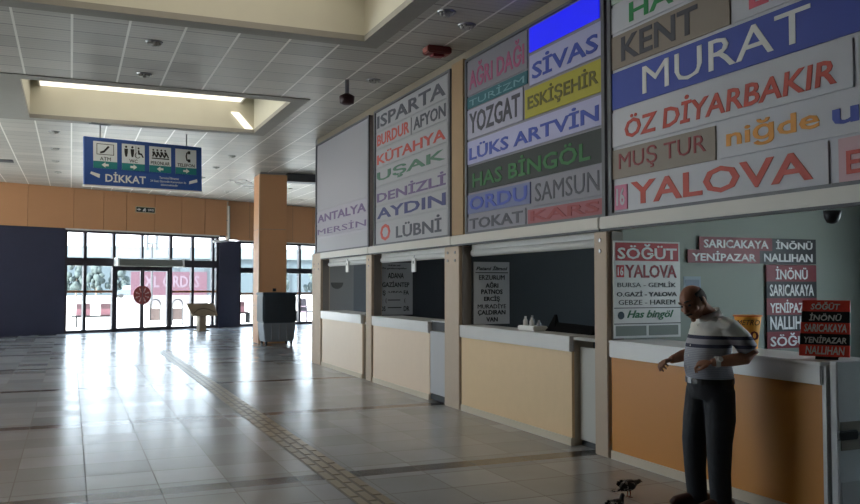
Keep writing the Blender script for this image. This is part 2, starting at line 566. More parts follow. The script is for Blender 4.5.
# exit sign on the orange band
t = thing('exit_sign', 'small dark green exit sign on the orange wall above the doors', 'sign', (*on_wall(0, 0.0), 0), (PI / 2, 0, WALL_A))
box('frame', mat('pale sign frame', (196, 180, 150), 0.5), t, 2.3, 3.02, 4.0, 4.21, 0, 0.03)
box('face', mat('dark exit green', (24, 44, 42), 0.4), t, 2.33, 2.99, 4.025, 4.185, 0.03, 0.04)
MB().prism([(2.4, 4.15), (2.4, 4.06), (2.5, 4.105)], 0.04, 0.044).box(2.34, 2.4, 4.09, 4.12, 0.04, 0.044).build('arrow', WHITE_PRINT, t)
pm = MB().disc(2.63, 4.15, 0.02, 0.04, 0.044, seg=12)
pm.prism([(2.58, 4.13), (2.66, 4.13), (2.68, 4.09), (2.65, 4.09), (2.64, 4.11), (2.66, 4.04), (2.63, 4.04), (2.61, 4.08), (2.57, 4.04), (2.55, 4.06)], 0.04, 0.044)
pm.build('running_figure', WHITE_PRINT, t)
lettering('ÇIKIŞ', 2.74, 4.06, 2.95, 4.15, 0.04, WHITE_PRINT, t)

# ------------------------------------------------------------------ floor guidance strip
YEL = mat('tan tactile rubber', (150, 138, 116), 0.3, vary=0.12, scale=9)
t = thing('tactile_paving', 'tan raised guidance strip running down the tiled floor', 'tactile paving', (1.9, 0, 0))
tp = MB()
yy = 3.6
row = 0
while yy < 20.5:
    for c in range(3):
        o_ = 0.15 if c == 1 else 0.0
        tp.box(c * 0.088, c * 0.088 + 0.066, yy + o_, yy + o_ + 0.265, 0.001, 0.006)
    yy += 0.3
tp.build('bars', YEL, t, 0.002)
box('backing_strip', mat('worn brown rubber', (98, 90, 80), 0.35, vary=0.1), t, -0.012, 0.255, 3.6, 20.6, -0.002, 0.002)
td = MB()
for i in range(6):
    for j in range(6):
        td.disc(-0.05 + i * 0.07, 20.95 + j * 0.07, 0.02, -0.002, 0.006, seg=8)
td.build('studs', YEL, t)

# ------------------------------------------------------------------ column with cooler
t = thing('column', 'square orange-clad column rising behind the air cooler', 'column', (4.95, 22.85, 0))
h = 0.37
box('core', GREY_WALL, t, -h + 0.02, h - 0.02, -h + 0.02, h - 0.02, 0, 4.55)
for z0, z1 in ((0.0, 1.0), (1.01, 3.03), (3.04, 4.5)):
    box('cladding', ORANGE_WALL, t, -h, h, -h, h, z0, z1, 0.01)
box('lit_edge', mat('window lit edge', (214, 176, 140), 0.5), t, -h - 0.012, -h + 0.02, -h - 0.012, -h + 0.05, 0, 4.5)  # paler edge imitates window light on the column's left face
box('socket', BLACK, t, 0.0, 0.09, -h - 0.02, -h, 1.38, 1.46)
struct(box('trim_4', DARK_GREY, None, 5.32, 6.6, 22.4, 22.8, 4.33, 4.56))

t = thing('air_cooler', 'large dark slate evaporative air cooler on wheels before the column', 'air cooler', (4.93, 21.9, 0), (0, 0, math.radians(4)))
CB = mat('slate cooler plastic', (58, 68, 76), 0.5, vary=0.05)
CG = mat('grey cooler tank', (128, 132, 138), 0.5)
box('upper_body', CB, t, -0.44, 0.44, -0.3, 0.3, 0.58, 1.3, 0.03)
box('lid', CB, t, -0.46, 0.46, -0.32, 0.32, 1.28, 1.36, 0.02)
g = MB()
for i in range(13):
    g.box(-0.4, -0.02, -0.315, -0.3, 0.64 + i * 0.048, 0.66 + i * 0.048)
    g.box(0.02, 0.4, -0.315, -0.3, 0.64 + i * 0.048, 0.66 + i * 0.048)
    g.box(-0.455, -0.44, -0.25, 0.25, 0.64 + i * 0.048, 0.66 + i * 0.048)
g.build('louvre', DARK_GREY, t)
MB().hexa([(-0.38, -0.26, 0.1), (0.38, -0.26, 0.1), (0.38, 0.26, 0.1), (-0.38, 0.26, 0.1),
           (-0.43, -0.29, 0.58), (0.43, -0.29, 0.58), (0.43, 0.29, 0.58), (-0.43, 0.29, 0.58)]).build('tank', CG, t, 0.02)
for x in (-0.2, 0.0, 0.2):
    box('tank_rib', GREY, t, x - 0.015, x + 0.015, -0.3, -0.26, 0.14, 0.54)
for x in (-0.33, 0.33):
    for y in (-0.2, 0.2):
        c = MB().tube([(x - 0.02, y, 0.05), (x + 0.02, y, 0.05)], 0.05, 14).box(x - 0.03, x + 0.03, y - 0.02, y + 0.02, 0.05, 0.12).build('caster', BLACK, t)

# wooden information stand by the doors
t = thing('information_stand', 'pale wooden stand with a slanted board by the entrance', 'stand', (4.1, 29.6, 0), (0, 0, WALL_A))
WOOD = mat('pale weathered wood', (146, 128, 108), 0.6, vary=0.12, scale=6)
box('pedestal', WOOD, t, -0.13, 0.13, -0.1, 0.1, 0.03, 0.7, 0.01)
box('base', WOOD, t, -0.2, 0.2, -0.2, 0.2, 0, 0.04, 0.01)
MB().hexa([(-0.47, -0.24, 0.52), (0.47, -0.24, 0.52), (0.47, -0.2, 0.5), (-0.47, -0.2, 0.5),
           (-0.52, 0.08, 0.93), (0.52, 0.08, 0.93), (0.52, 0.12, 0.9), (-0.52, 0.12, 0.9)]).build('board', WOOD, t)
MB().tube([(-0.4, -0.2, 0.62), (-0.2, -0.12, 0.73), (0, -0.09, 0.76), (0.2, -0.12, 0.73), (0.4, -0.2, 0.62)], 0.012, 8).build('carved_arc', mat('dark wood', (84, 68, 52), 0.6), t)

# ------------------------------------------------------------------ hanging sign
SB = mat('sign blue', (38, 76, 146), 0.45)
SP = mat('sign pale panel', (214, 220, 224), 0.5)
ST = mat('sign teal', (30, 122, 124), 0.45)
t = thing('hanging_sign', 'blue and white direction sign hanging from the ceiling by two rods', 'sign', (0.2, 16.44, 3.36), (PI / 2, math.radians(-1.2), math.radians(20)))
W, Hh = 2.31, 0.87
box('board', SB, t, 0, W, 0, Hh, -0.06, 0.0, 0.006)
box('bottom_rail', WHITE, t, -0.01, W + 0.01, -0.03, 0.0, -0.065, 0.005)
for x in (0.3, 2.0):
    MB().tube([(x, Hh, -0.03), (x, Hh + 0.24, -0.03)], 0.014, 8).build('rod', STEEL, t)
    box('ceiling_plate', DARK_GREY, t, x - 0.18, x + 0.18, Hh + 0.24, Hh + 0.265, -0.09, 0.03)
words = ['ATM', 'WC', 'PERONLAR', 'TELEFON']
for k in range(4):
    x0 = 0.16 + k * 0.53
    p = box('pictogram_panel', SP, t, x0, x0 + 0.44, 0.31, 0.8, 0, 0.004)
    box('arrow_band', ST, p, x0, x0 + 0.44, 0.31, 0.44, 0.004, 0.006)
    s = -1 if k % 2 == 0 else 1
    c = x0 + 0.22
    MB().prism([(c + s * 0.07, 0.375), (c, 0.425), (c, 0.395), (c - s * 0.06, 0.395), (c - s * 0.06, 0.355), (c, 0.355), (c, 0.325)], 0.006, 0.009).build('arrow', WHITE_PRINT, p)
    w = {0: 0.1, 1: 0.08, 2: 0.19, 3: 0.18}[k]
    lettering(words[k], c - w, 0.455, c + w, 0.52, 0.004, BLACK_PRINT, p, 0.01)
    ic = MB()
    if k == 0:
        for a_, b_ in (((0.06, 0.56), (0.38, 0.57)), ((0.06, 0.75), (0.38, 0.76))):
            ic.box(x0 + a_[0], x0 + b_[0], a_[1], b_[1], 0.004, 0.008)
        ic.box(x0 + 0.06, x0 + 0.07, 0.56, 0.76, 0.004, 0.008).box(x0 + 0.37, x0 + 0.38, 0.56, 0.76, 0.004, 0.008)
        ic.prism([(x0 + 0.13, 0.58), (x0 + 0.2, 0.6), (x0 + 0.3, 0.71), (x0 + 0.27, 0.73), (x0 + 0.19, 0.64), (x0 + 0.12, 0.61)], 0.004, 0.008)
    elif k == 1:
        for xx in (0.08, 0.2):
            ic.disc(x0 + xx, 0.745, 0.022, 0.004, 0.008, seg=12)
            ic.prism([(x0 + xx - 0.035, 0.71), (x0 + xx - 0.03, 0.63), (x0 + xx - 0.015, 0.56), (x0 + xx + 0.015, 0.56), (x0 + xx + 0.03, 0.63), (x0 + xx + 0.035, 0.71)], 0.004, 0.008)
        ic.box(x0 + 0.265, x0 + 0.272, 0.55, 0.77, 0.004, 0.008)
        ic.disc(x0 + 0.32, 0.735, 0.018, 0.004, 0.008, seg=12)
        ic.prism([(x0 + 0.305, 0.7), (x0 + 0.31, 0.62), (x0 + 0.37, 0.61), (x0 + 0.4, 0.56), (x0 + 0.42, 0.57), (x0 + 0.385, 0.64), (x0 + 0.34, 0.65), (x0 + 0.335, 0.7)], 0.004, 0.008)
        ic.tube([(x0 + 0.3 + 0.05 * math.cos(q), 0.6 + 0.05 * math.sin(q), 0.006) for q in [PI * 0.6 + i * 0.4 for i in range(11)]], 0.006, 6)
    elif k == 2:
        for q in range(4):
            xx = x0 + 0.06 + q * 0.08
            ic.disc(xx + 0.02, 0.735, 0.018, 0.004, 0.008, seg=12)
            ic.prism([(xx - 0.005, 0.7), (xx + 0.04, 0.71), (xx + 0.1, 0.6), (xx + 0.075, 0.59), (xx + 0.04, 0.65), (xx + 0.02, 0.6), (xx - 0.005, 0.61), (xx + 0.01, 0.66)], 0.004, 0.008)
        ic.box(x0 + 0.05, x0 + 0.4, 0.565, 0.585, 0.004, 0.008)
    else:
        ic.tube([(x0 + 0.29, 0.75, 0.006), (x0 + 0.24, 0.73, 0.006), (x0 + 0.225, 0.66, 0.006), (x0 + 0.24, 0.59, 0.006), (x0 + 0.29, 0.57, 0.006)], 0.014, 8)
        ic.box(x0 + 0.26, x0 + 0.31, 0.71, 0.77, 0.004, 0.012).box(x0 + 0.26, x0 + 0.31, 0.55, 0.61, 0.004, 0.012)
    ic.build('pictogram', BLACK_PRINT, p)
lettering('DİKKAT', 0.38, 0.07, 1.15, 0.26, 0, WHITE_PRINT, t, 0.03)
lettering('Terminal Binamız', 1.42, 0.19, 1.82, 0.235, 0, WHITE_PRINT, t, 0.0)
lettering('24 Saat Güvenlik Kameraları ile', 1.24, 0.125, 1.97, 0.165, 0, WHITE_PRINT, t, 0.0)
lettering('izlenmektedir', 1.45, 0.06, 1.8, 0.1, 0, WHITE_PRINT, t, 0.0)
for x0, s in ((0.1, 1), (2.03, -1)):
    b = MB().prism([(x0, 0.2), (x0 + 0.02, 0.24), (x0 + 0.18, 0.2), (x0 + 0.17, 0.13)] if s > 0 else
                   [(x0, 0.12), (x0 + 0.01, 0.18), (x0 + 0.17, 0.23), (x0 + 0.18, 0.17)], 0, 0.006)
    b.build('camera_pictogram', WHITE_PRINT, t)

# ------------------------------------------------------------------ ceiling fittings
def downlight(x, y, label):
    z = 4.5 if y < 16.65 else 4.5 + (y - 16.65) / 14.5 * 0.16
    t = thing('downlight', label, 'downlight', (x, y, z), group='recessed ceiling downlights')
    rg = MB()
    rg.tube([(0, 0, -0.012), (0, 0, 0.0)], [0.1, 0.105], 20)
    rg.build('rim', STEEL, t, smooth=False)
    cr = MB()
    for q in range(8):
        cr.ball((0.06 * math.cos(q * PI / 4), 0.06 * math.sin(q * PI / 4), -0.02), 0.022, 8)
    cr.ball((0, 0, -0.02), 0.04, 10)
    cr.build('crystal', mat('downlight crystal', (190, 188, 180), 0.15, 0.7), t, smooth=True)
DL = [(0.89, 10.72, 'crystal downlight nearer the near recess, between the two ceiling recesses'),
      (0.9, 12.41, 'crystal downlight just before the far recess with the lit panel'),
      (-0.34, 17.84, 'downlight just behind the far recess, first of the row left of the blue sign'),
      (-0.36, 20.2, 'second downlight behind the far recess in the row left of the blue sign'),
      (-0.38, 22.4, 'third downlight behind the far recess in the row left of the blue sign'),
      (-0.36, 24.8, 'last downlight of the row left of the blue sign, nearest the orange wall'),
      (3.38, 19.75, 'first downlight right of the blue hanging sign'),
      (3.36, 21.95, 'second downlight right of the blue hanging sign'),
      (3.36, 24.4, 'third downlight behind the right edge of the blue hanging sign'),
      (4.63, 25.7, 'downlight left of the orange column above the pipe'),
      (4.65, 28.2, 'downlight closest to the pipe corner of the orange wall'),
      (6.3, 26.2, 'downlight right of the orange column nearer the dark beam'),
      (7.6, 29.8, 'farthest downlight right of the orange column near the back wall'),
      (3.7, 8.3, 'downlight above the boards nearest the camera'),
      (4.1, 8.63, 'downlight close to the top of the multicoloured board'),
      (3.97, 11.5, 'downlight in front of the whitish board with orange and green rows')]
for x, y, l in DL:
    downlight(x, y, l)
t = thing('ceiling_vent', 'dark slotted vent in the ceiling far left above the navy wall', 'vent', (-1.51, 22.86, 4.565))
box('grille', DARK_GREY, t, -0.18, 0.18, -0.25, 0.25, -0.02, 0.0)
t = thing('ceiling_louvre', 'pale ribbed louvre strip on the ceiling above the white pipe', 'louvre', (5.2, 26.6, 4.6), (0, 0, math.radians(-25)))
for q in range(8):
    box('rib', WHITE, t, -0.12, 0.35, q * 0.55 - 2.2, q * 0.55 - 2.0, -0.05, 0.0, 0.01)
t = thing('hanging_lamp', 'small dark red lamp on a grey drop rod under the ceiling', 'lamp', (3.62, 11.64, 4.5))
MB().tube([(0, 0, 0), (0, 0, -0.2)], 0.03, 10).build('rod', GREY, t)
MB().loft([(0, 0, -0.36, 0.05, 0.05), (0, 0, -0.34, 0.1, 0.1), (0, 0, -0.24, 0.11, 0.11), (0, 0, -0.2, 0.04, 0.04)], 18).build('shade', mat('dark maroon lamp', (62, 30, 34), 0.5), t, smooth=True)
t = thing('ceiling_siren', 'flat reddish box fixed to the ceiling above the tan board divider', 'siren', (4.15, 9.6, 4.5))
box('housing', mat('faded red plastic', (138, 70, 62), 0.5), t, -0.16, 0.16, -0.1, 0.1, -0.09, 0, 0.015)
box('lens', DEEP_RED, t, -0.08, 0.08, -0.06, 0.06, -0.12, -0.09, 0.01)

# ------------------------------------------------------------------ booths
FX = 4.48     # plane of the counter fronts
# partitions, back walls and ceilings of the booths
def partition(y0, y1, m1, m2):
    r = sroot('wall_partition', (0, 0, 0))
    box('front_panel', m1, r, 4.62, 5.3, y0 - 0.01, y1, 0, 2.6)
    box('rear_panel', m2, r, 5.3, 7.7, y0, y1, 0, 2.6)
    return r
B1 = mat('booth one wall', (150, 148, 146), 0.7)
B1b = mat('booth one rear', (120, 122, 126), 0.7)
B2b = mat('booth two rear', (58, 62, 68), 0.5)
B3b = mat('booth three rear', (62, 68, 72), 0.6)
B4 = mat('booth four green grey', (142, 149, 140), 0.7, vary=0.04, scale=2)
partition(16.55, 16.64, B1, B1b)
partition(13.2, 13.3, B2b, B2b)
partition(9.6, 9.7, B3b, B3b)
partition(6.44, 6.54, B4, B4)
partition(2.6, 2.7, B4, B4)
REAR = mat('booth rear wall', (150, 152, 150), 0.7)
rw = MB().box(7.7, 7.8, FRONT_Y, 2.6, 0, 5.5).box(7.7, 7.8, 2.6, 16.64, 0, 1.0).box(7.7, 7.8, 2.6, 16.64, 2.5, 5.5)
for y0, y1 in ((2.6, 3.2), (5.2, 7.6), (8.2, 10.8), (11.3, 13.8), (15.4, 16.64)):
    rw.box(7.7, 7.8, y0, y1, 1.0, 2.5)
struct(rw.build('wall_booth_rear', REAR))
for n, (y0, y1) in enumerate(((3.2, 5.2), (7.6, 8.2), (10.8, 11.3), (13.8, 15.4))):  # unseen rear windows, added for soft daylight inside the booths
    w_ = sroot('window_%d' % (4 + n))
    f = MB().box(7.72, 7.78, y0, y0 + 0.05, 1.0, 2.5).box(7.72, 7.78, y1 - 0.05, y1, 1.0, 2.5).box(7.72, 7.78, y0, y1, 1.0, 1.05).box(7.72, 7.78, y0, y1, 2.45, 2.5)
    f.build('window_frame', FRAME, w_)
    box('pane', GLASS, w_, 7.745, 7.755, y0 + 0.05, y1 - 0.05, 1.05, 2.45)
struct(box('trim_5', GREY_WALL, None, 4.72, 7.8, 2.6, 16.64, 2.6, 2.66))

# posts
posts = [(16.0, 16.64, 'cream end post left of the farthest ticket booth'),
         (12.98, 13.26, 'narrow cream post between the two farthest ticket booths'),
         (9.63, 10.08, 'wide cream post beside the counter with the grey half door'),
         (6.45, 6.66, 'narrow post left of the SÖĞÜT poster')]
for n, (y0, y1, l) in enumerate(posts):
    t = thing('booth_post', l, 'post', (4.5, (y0 + y1) / 2, 0), group='posts between the ticket booths')
    w = (y1 - y0) / 2
    box('shaft', POST, t, -0.04, 0.14, -w, w, 0, 2.17 if n == 0 else 2.038, 0.008)
    box('guide_channel', mat('channel grey', (120, 112, 106), 0.5), t, 0.0, 0.12, -w - 0.02, -w, 0, 2.03)
    bt = MB()
    for z in (1.86, 1.96):
        for y in ((-w * 0.5, w * 0.5) if w > 0.15 else (0,)):
            bt.tube([(-0.05, y, z), (-0.04, y, z)], 0.018, 10)
    bt.build('bolts', STEEL, t)

# header beam / shutter housings, one per booth
bays = [(13.12, 15.985), (9.85, 13.12), (6.55, 9.85), (2.8, 6.55)]
for n, (y0, y1) in enumerate(bays):
    l = ['shutter housing over the farthest ticket booth', 'shutter housing over the ADANA GAZİANTEP booth',
         'shutter housing over the ERZURUM AĞRI booth', 'shutter housing over the orange SÖĞÜT booth'][n]
    t = thing('shutter_housing', l, 'shutter housing', (4.5, 0, 0), group='shutter housings')
    box('box', SHUTTER, t, -0.06, 0.2, y0 + 0.005, y1 - 0.005, 2.06, 2.17, 0.01)
    box('lower_lip', DARK_GREY, t, -0.05, 0.0, y0 + 0.01, y1 - 0.01, 2.04, 2.06)
    if n < 3:
        ya, yb = (13.28, 15.98) if n == 0 else ((10.1, 12.95) if n == 1 else (6.68, 9.59))
        MB().box(0.12, 0.16, ya, yb, 1.97, 2.06).tube([(0.14, ya, 1.95), (0.14, yb, 1.95)], 0.045, 12).build('bottom_rail', WHITE, t)

# counters
def counter(label, y0, y1, front, end_cap=None, depth=0.5):
    t = thing('ticket_counter', label, 'counter', (FX, y0, 0), group='ticket counters')
    L = y1 - y0
    box('front_panel', front, t, 0, 0.03, 0.0, L, 0.07, 0.905)
    box('skirting', mat('counter skirting', (204, 190, 170), 0.5), t, -0.015, 0.03, 0, L, 0.0, 0.075)
    box('fascia', WHITE_TOP, t, -0.03, 0.02, -0.01, L, 0.905, 1.035, 0.008)
    box('countertop', WHITE_TOP, t, -0.035, depth, -0.01, L, 1.03, 1.055, 0.006)
    box('side_panel', mat('counter side', (196, 184, 168), 0.6), t, 0.03, depth - 0.05, 0.0, 0.03, 0.0, 1.03)
    box('inner_shelf', mat('inner shelf', (120, 116, 110), 0.6), t, 0.03, depth - 0.05, 0.03, L, 0.5, 0.53)
    return t
LAM_HAZE1 = mat('laminate far haze', (232, 212, 192), 0.45, vary=0.03)  # far counters made paler: haze along the row is put into the laminate colour
LAM_HAZE2 = mat('laminate mid haze', (228, 204, 180), 0.45, vary=0.03)
LAM_HAZE3 = mat('laminate near haze', (226, 194, 150), 0.45, vary=0.04)
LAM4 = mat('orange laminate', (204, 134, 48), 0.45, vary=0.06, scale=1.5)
counter('pale cream ticket counter of the farthest booth', 13.5, 15.97, LAM_HAZE1)
counter('cream ticket counter in front of the ADANA GAZİANTEP poster', 10.62, 12.95, LAM_HAZE2)
counter('sand-coloured ticket counter below the ERZURUM AĞRI poster', 7.08, 9.6, LAM_HAZE3, depth=0.3)
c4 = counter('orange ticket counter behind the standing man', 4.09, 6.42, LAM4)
box('edge_strip', WHITE_TOP, c4, -0.01, 0.03, -0.03, 0.0, 0.0, 1.03)

# half doors beside the counters
t = thing('half_door', 'narrow grey half door between pale cream counter and post', 'door', (FX, 13.27, 0))
box('panel', mat('half door cream', (196, 182, 168), 0.5), t, 0.06, 0.09, 0.02, 0.2, 0.08, 0.9)
box('ledge', WHITE, t, 0.04, 0.3, 0.0, 0.22, 0.9, 0.93)
t = thing('half_door', 'grey blue half door beside the wide cream post', 'door', (FX, 10.1, 0))
box('panel', mat('half door grey', (186, 184, 186), 0.4), t, 0.0, 0.03, 0.01, 0.5, 0.1, 0.93, 0.004)
box('kick_strip', BLACK, t, 0.01, 0.04, 0.01, 0.5, 0.02, 0.09)
box('gap_shade', BLACK, t, 0.02, 0.2, 0.01, 0.5, 0.94, 1.06)  # black block stands for the shade in the gap under the flap
box('flap', WHITE_TOP, t, 0.0, 0.5, 0.01, 0.5, 1.06, 1.075)
t = thing('half_door', 'pale half door set back beside the sand-coloured counter', 'door', (FX, 6.67, 0))
box('panel', mat('half door pale', (188, 186, 180), 0.5), t, 0.08, 0.11, 0.01, 0.39, 0.06, 0.95, 0.004)
box('flap', mat('flap top', (168, 164, 156), 0.4), t, 0.0, 0.3, 0.0, 0.385, 1.02, 1.05, 0.008)
box('threshold', BLACK, t, 0.1, 0.2, 0.0, 0.39, 0.0, 0.05)
# white end cabinet with dark latch right of the orange counter
t = thing('end_gate', 'white gate panel with dark latch right of the orange counter', 'gate', (FX + 0.01, 4.03, 0))
box('panel', mat('scuffed white panel', (204, 204, 206), 0.5, vary=0.06, scale=4), t, 0.0, 0.52, -0.04, 0.02, 0.02, 1.06, 0.006)
box('lower_board', mat('scuffed pale board', (182, 180, 180), 0.5), t, 0.02, 0.5, -0.046, -0.04, 0.05, 0.3)
lt = box('latch', BLACK, t, -0.02, 0.14, -0.075, -0.045, 0.57, 0.63, 0.006)
box('latch_plate', mat('grubby plate', (140, 132, 122), 0.6), t, 0.02, 0.24, -0.047, -0.04, 0.5, 0.68)
MB().tube([(0.16, -0.05, 0.6), (0.16, -0.1, 0.6), (0.16, -0.1, 0.55)], 0.012, 8).build('bolt', STEEL, t)

# white tags hanging in the openings
for y, z, l in ((14.63, 1.78, 'white tag hanging in the opening of the farthest booth'),
                (11.42, 1.74, 'white tag hanging beside the ADANA GAZİANTEP poster')):
    t = thing('hanging_tag', l, 'tag', (4.58, y, z), FACE_W)
    box('card', WHITE, t, -0.07, 0.07, 0.0, 0.2, 0, 0.02)
    MB().tube([(0, 0.2, 0.01), (0, 0.24, 0.0)], 0.006, 6).build('string', GREY, t)
    box('slot', DARK_GREY, t, -0.02, 0.02, 0.12, 0.16, 0.02, 0.022)

# ------------------------------------------------------------------ posters in the booths
def sign_rows(t, rows, w, z=0.012, m_def=BLACK_PRINT):
    for txt, x0, x1, y0, y1, m, bold, sh in rows:
        lettering(txt, x0, y0, x1, y1, z, m, t, bold, sh)

PP = mat('grey poster paper', (190, 190, 192), 0.6)
t = thing('poster', 'grey ERZURUM AĞRI PATNOS poster on the partition behind the sand counter', 'poster', (4.64, 9.585, 1.06), FACE_S)
box('sheet', PP, t, 0, 0.5, 0.0, 0.78, 0, 0.012)
sign_rows(t, [('Patani İlimoi', 0.03, 0.47, 0.675, 0.735, BLACK_PRINT, 0.02, 0.3),
              ('ERZURUM', 0.07, 0.43, 0.555, 0.615, BLACK_PRINT, 0.035, 0), ('AĞRI', 0.16, 0.34, 0.455, 0.53, BLACK_PRINT, 0.035, 0),
              ('PATNOS', 0.1, 0.4, 0.375, 0.435, BLACK_PRINT, 0.035, 0), ('ERCİŞ', 0.14, 0.36, 0.275, 0.36, BLACK_PRINT, 0.035, 0),
              ('MURADİYE', 0.05, 0.45, 0.195, 0.265, BLACK_PRINT, 0.035, 0), ('ÇALDIRAN', 0.05, 0.44, 0.105, 0.175, BLACK_PRINT, 0.035, 0),
              ('VAN', 0.17, 0.33, 0.03, 0.085, BLACK_PRINT, 0.035, 0)], 0.5)
box('rule', BLACK_PRINT, t, 0.02, 0.48, 0.64, 0.65, 0.012, 0.014)
t = thing('poster', 'grey ADANA GAZİANTEP poster on the partition behind the cream counter', 'poster', (4.65, 13.185, 1.06), FACE_S)
box('sheet', mat('dull poster paper', (196, 197, 200), 0.6), t, 0, 0.6, 0.0, 0.86, 0, 0.012)
sign_rows(t, [("Urfa'nın sesi", 0.16, 0.38, 0.8, 0.83, BLACK_PRINT, 0.02, 0.1), ('Öz gaziantepliler', 0.05, 0.5, 0.745, 0.785, BLACK_PRINT, 0.02, 0.1),
              ('ADANA', 0.16, 0.44, 0.6, 0.69, BLACK_PRINT, 0.035, 0), ('GAZİANTEP', 0.06, 0.54, 0.455, 0.56, BLACK_PRINT, 0.035, 0),
              ('Ş', 0.07, 0.12, 0.31, 0.4, BLACK_PRINT, 0.03, 0), ('.URFA', 0.15, 0.42, 0.36, 0.39, BLACK_PRINT, 0.02, 0), ('FA', 0.44, 0.53, 0.33, 0.4, BLACK_PRINT, 0.03, 0),
              ('(', 0.12, 0.14, 0.19, 0.27, BLACK_PRINT, 0.03, 0), ('(', 0.45, 0.47, 0.19, 0.27, BLACK_PRINT, 0.03, 0),
              ('OS', 0.03, 0.12, 0.06, 0.14, BLACK_PRINT, 0.03, 0), ('DR', 0.44, 0.54, 0.06, 0.14, BLACK_PRINT, 0.03, 0)], 0.6)
MB().box(0.16, 0.38, 0.235, 0.25, 0.012, 0.014).box(0.16, 0.4, 0.11, 0.125, 0.012, 0.014).build('rule', BLACK_PRINT, t)
t = thing('wall_emblem', 'faint grey emblem on the rear panel of the farthest booth', 'emblem', (4.95, 16.54, 1.6), FACE_S)
MB().disc(0, 0, 0.13, 0, 0.005, PI, 2 * PI, 16).build('emblem', mat('faint emblem', (104, 102, 100), 0.7), t)

# SÖĞÜT poster board
t = thing('poster_board', 'white and red SÖĞÜT YALOVA board left of the standing man', 'poster', (4.5, 6.42, 1.07), FACE_S)
PW = mat('poster white', (206, 206, 202), 0.5)
box('board', PW, t, 0.0, 0.74, 0.0, 0.88, 0, 0.014)
p = box('header', mat('poster red', (160, 30, 38), 0.5), t, 0.02, 0.72, 0.7, 0.865, 0.014, 0.018)
lettering('SÖĞÜT', 0.04, 0.715, 0.7, 0.855, 0.018, WHITE_PRINT, p, 0.04)
p = box('emblem', RED, t, 0.03, 0.11, 0.55, 0.66, 0.014, 0.018)
lettering('16', 0.04, 0.565, 0.1, 0.645, 0.018, WHITE_PRINT, p, 0.02)
sign_rows(t, [('YALOVA', 0.125, 0.7, 0.545, 0.665, DEEP_RED, 0.02, 0), ('BURSA - GEMLİK', 0.04, 0.69, 0.46, 0.515, BLACK_PRINT, 0.035, 0),
              ('O.GAZİ - YALOVA', 0.03, 0.7, 0.375, 0.43, BLACK_PRINT, 0.035, 0), ('GEBZE - HAREM', 0.05, 0.68, 0.3, 0.345, BLACK_PRINT, 0.035, 0),
              ('Has bingöl', 0.14, 0.66, 0.16, 0.25, GREEN_PRINT, 0.045, 0.35)], 0.74, 0.014)
MB().box(0.0, 0.74, 0.268, 0.276, 0.014, 0.017).box(0.0, 0.74, 0.125, 0.133, 0.014, 0.017).build('rule', DARK_GREY, t)
MB().disc(0.075, 0.205, 0.035, 0.014, 0.018, seg=20).build('roundel', mat('navy roundel', (40, 60, 70), 0.5), t)
for x in (0.02, 0.38):
    b = box('slot', mat('slot grey green', (112, 118, 110), 0.5), t, x, x + 0.33, 0.02, 0.11, 0.014, 0.018)
# banner lettering high on the partition
BN = mat('banner black', (20, 20, 24), 0.5)
BR = mat('banner red', (112, 20, 32), 0.5)
t = thing('banner', 'two-row SARICAKAYA İNÖNÜ YENİPAZAR NALLIHAN banner high on the booth wall', 'banner', (5.34, 6.425, 1.76), FACE_S)
for x0, x1, y0, y1, m, txt in ((0.14, 1.04, 0.125, 0.25, BR, 'SARICAKAYA'), (1.04, 1.62, 0.125, 0.25, BN, 'İNÖNÜ'),
                              (0.0, 0.88, 0.0, 0.125, BR, 'YENİPAZAR'), (0.88, 1.62, 0.0, 0.125, BN, 'NALLIHAN')):
    p = box('panel', m, t, x0, x1, y0, y1, 0, 0.01)
    lettering(txt, x0 + 0.05, y0 + 0.02, x1 - 0.05, y1 - (0.01 if txt in ('İNÖNÜ', 'YENİPAZAR') else 0.025), 0.01, WHITE_PRINT, p, 0.02)
t = thing('banner', 'tall column banner with İNÖNÜ at its top on the booth wall', 'banner', (6.3, 6.425, 0.94), FACE_S)
for k, (txt, m) in enumerate((('İNÖNÜ', BR), ('SARICAKAYA', BN), ('YENİPAZAR', BR), ('NALLIHAN', BN), ('SÖĞÜT', BR))):
    y1 = 0.81 - k * 0.165
    p = box('panel', m, t, 0, 0.66, y1 - 0.165, y1, 0, 0.01)
    a_ = 0.12 if k in (0,) else 0.04
    lettering(txt, a_, y1 - 0.145, 0.66 - a_, y1 - (0.015 if k != 1 else 0.03), 0.01, WHITE_PRINT, p, 0.015)
t = thing('notice', 'small pale blue notice on the booth wall above the man', 'notice', (5.3, 6.43, 1.5), FACE_S)
box('sheet', mat('pale blue paper', (142, 156, 168), 0.6), t, 0, 0.2, 0, 0.13, 0, 0.004)
box('print', mat('pale print', (120, 132, 146), 0.6), t, 0.02, 0.18, 0.03, 0.1, 0.004, 0.006)
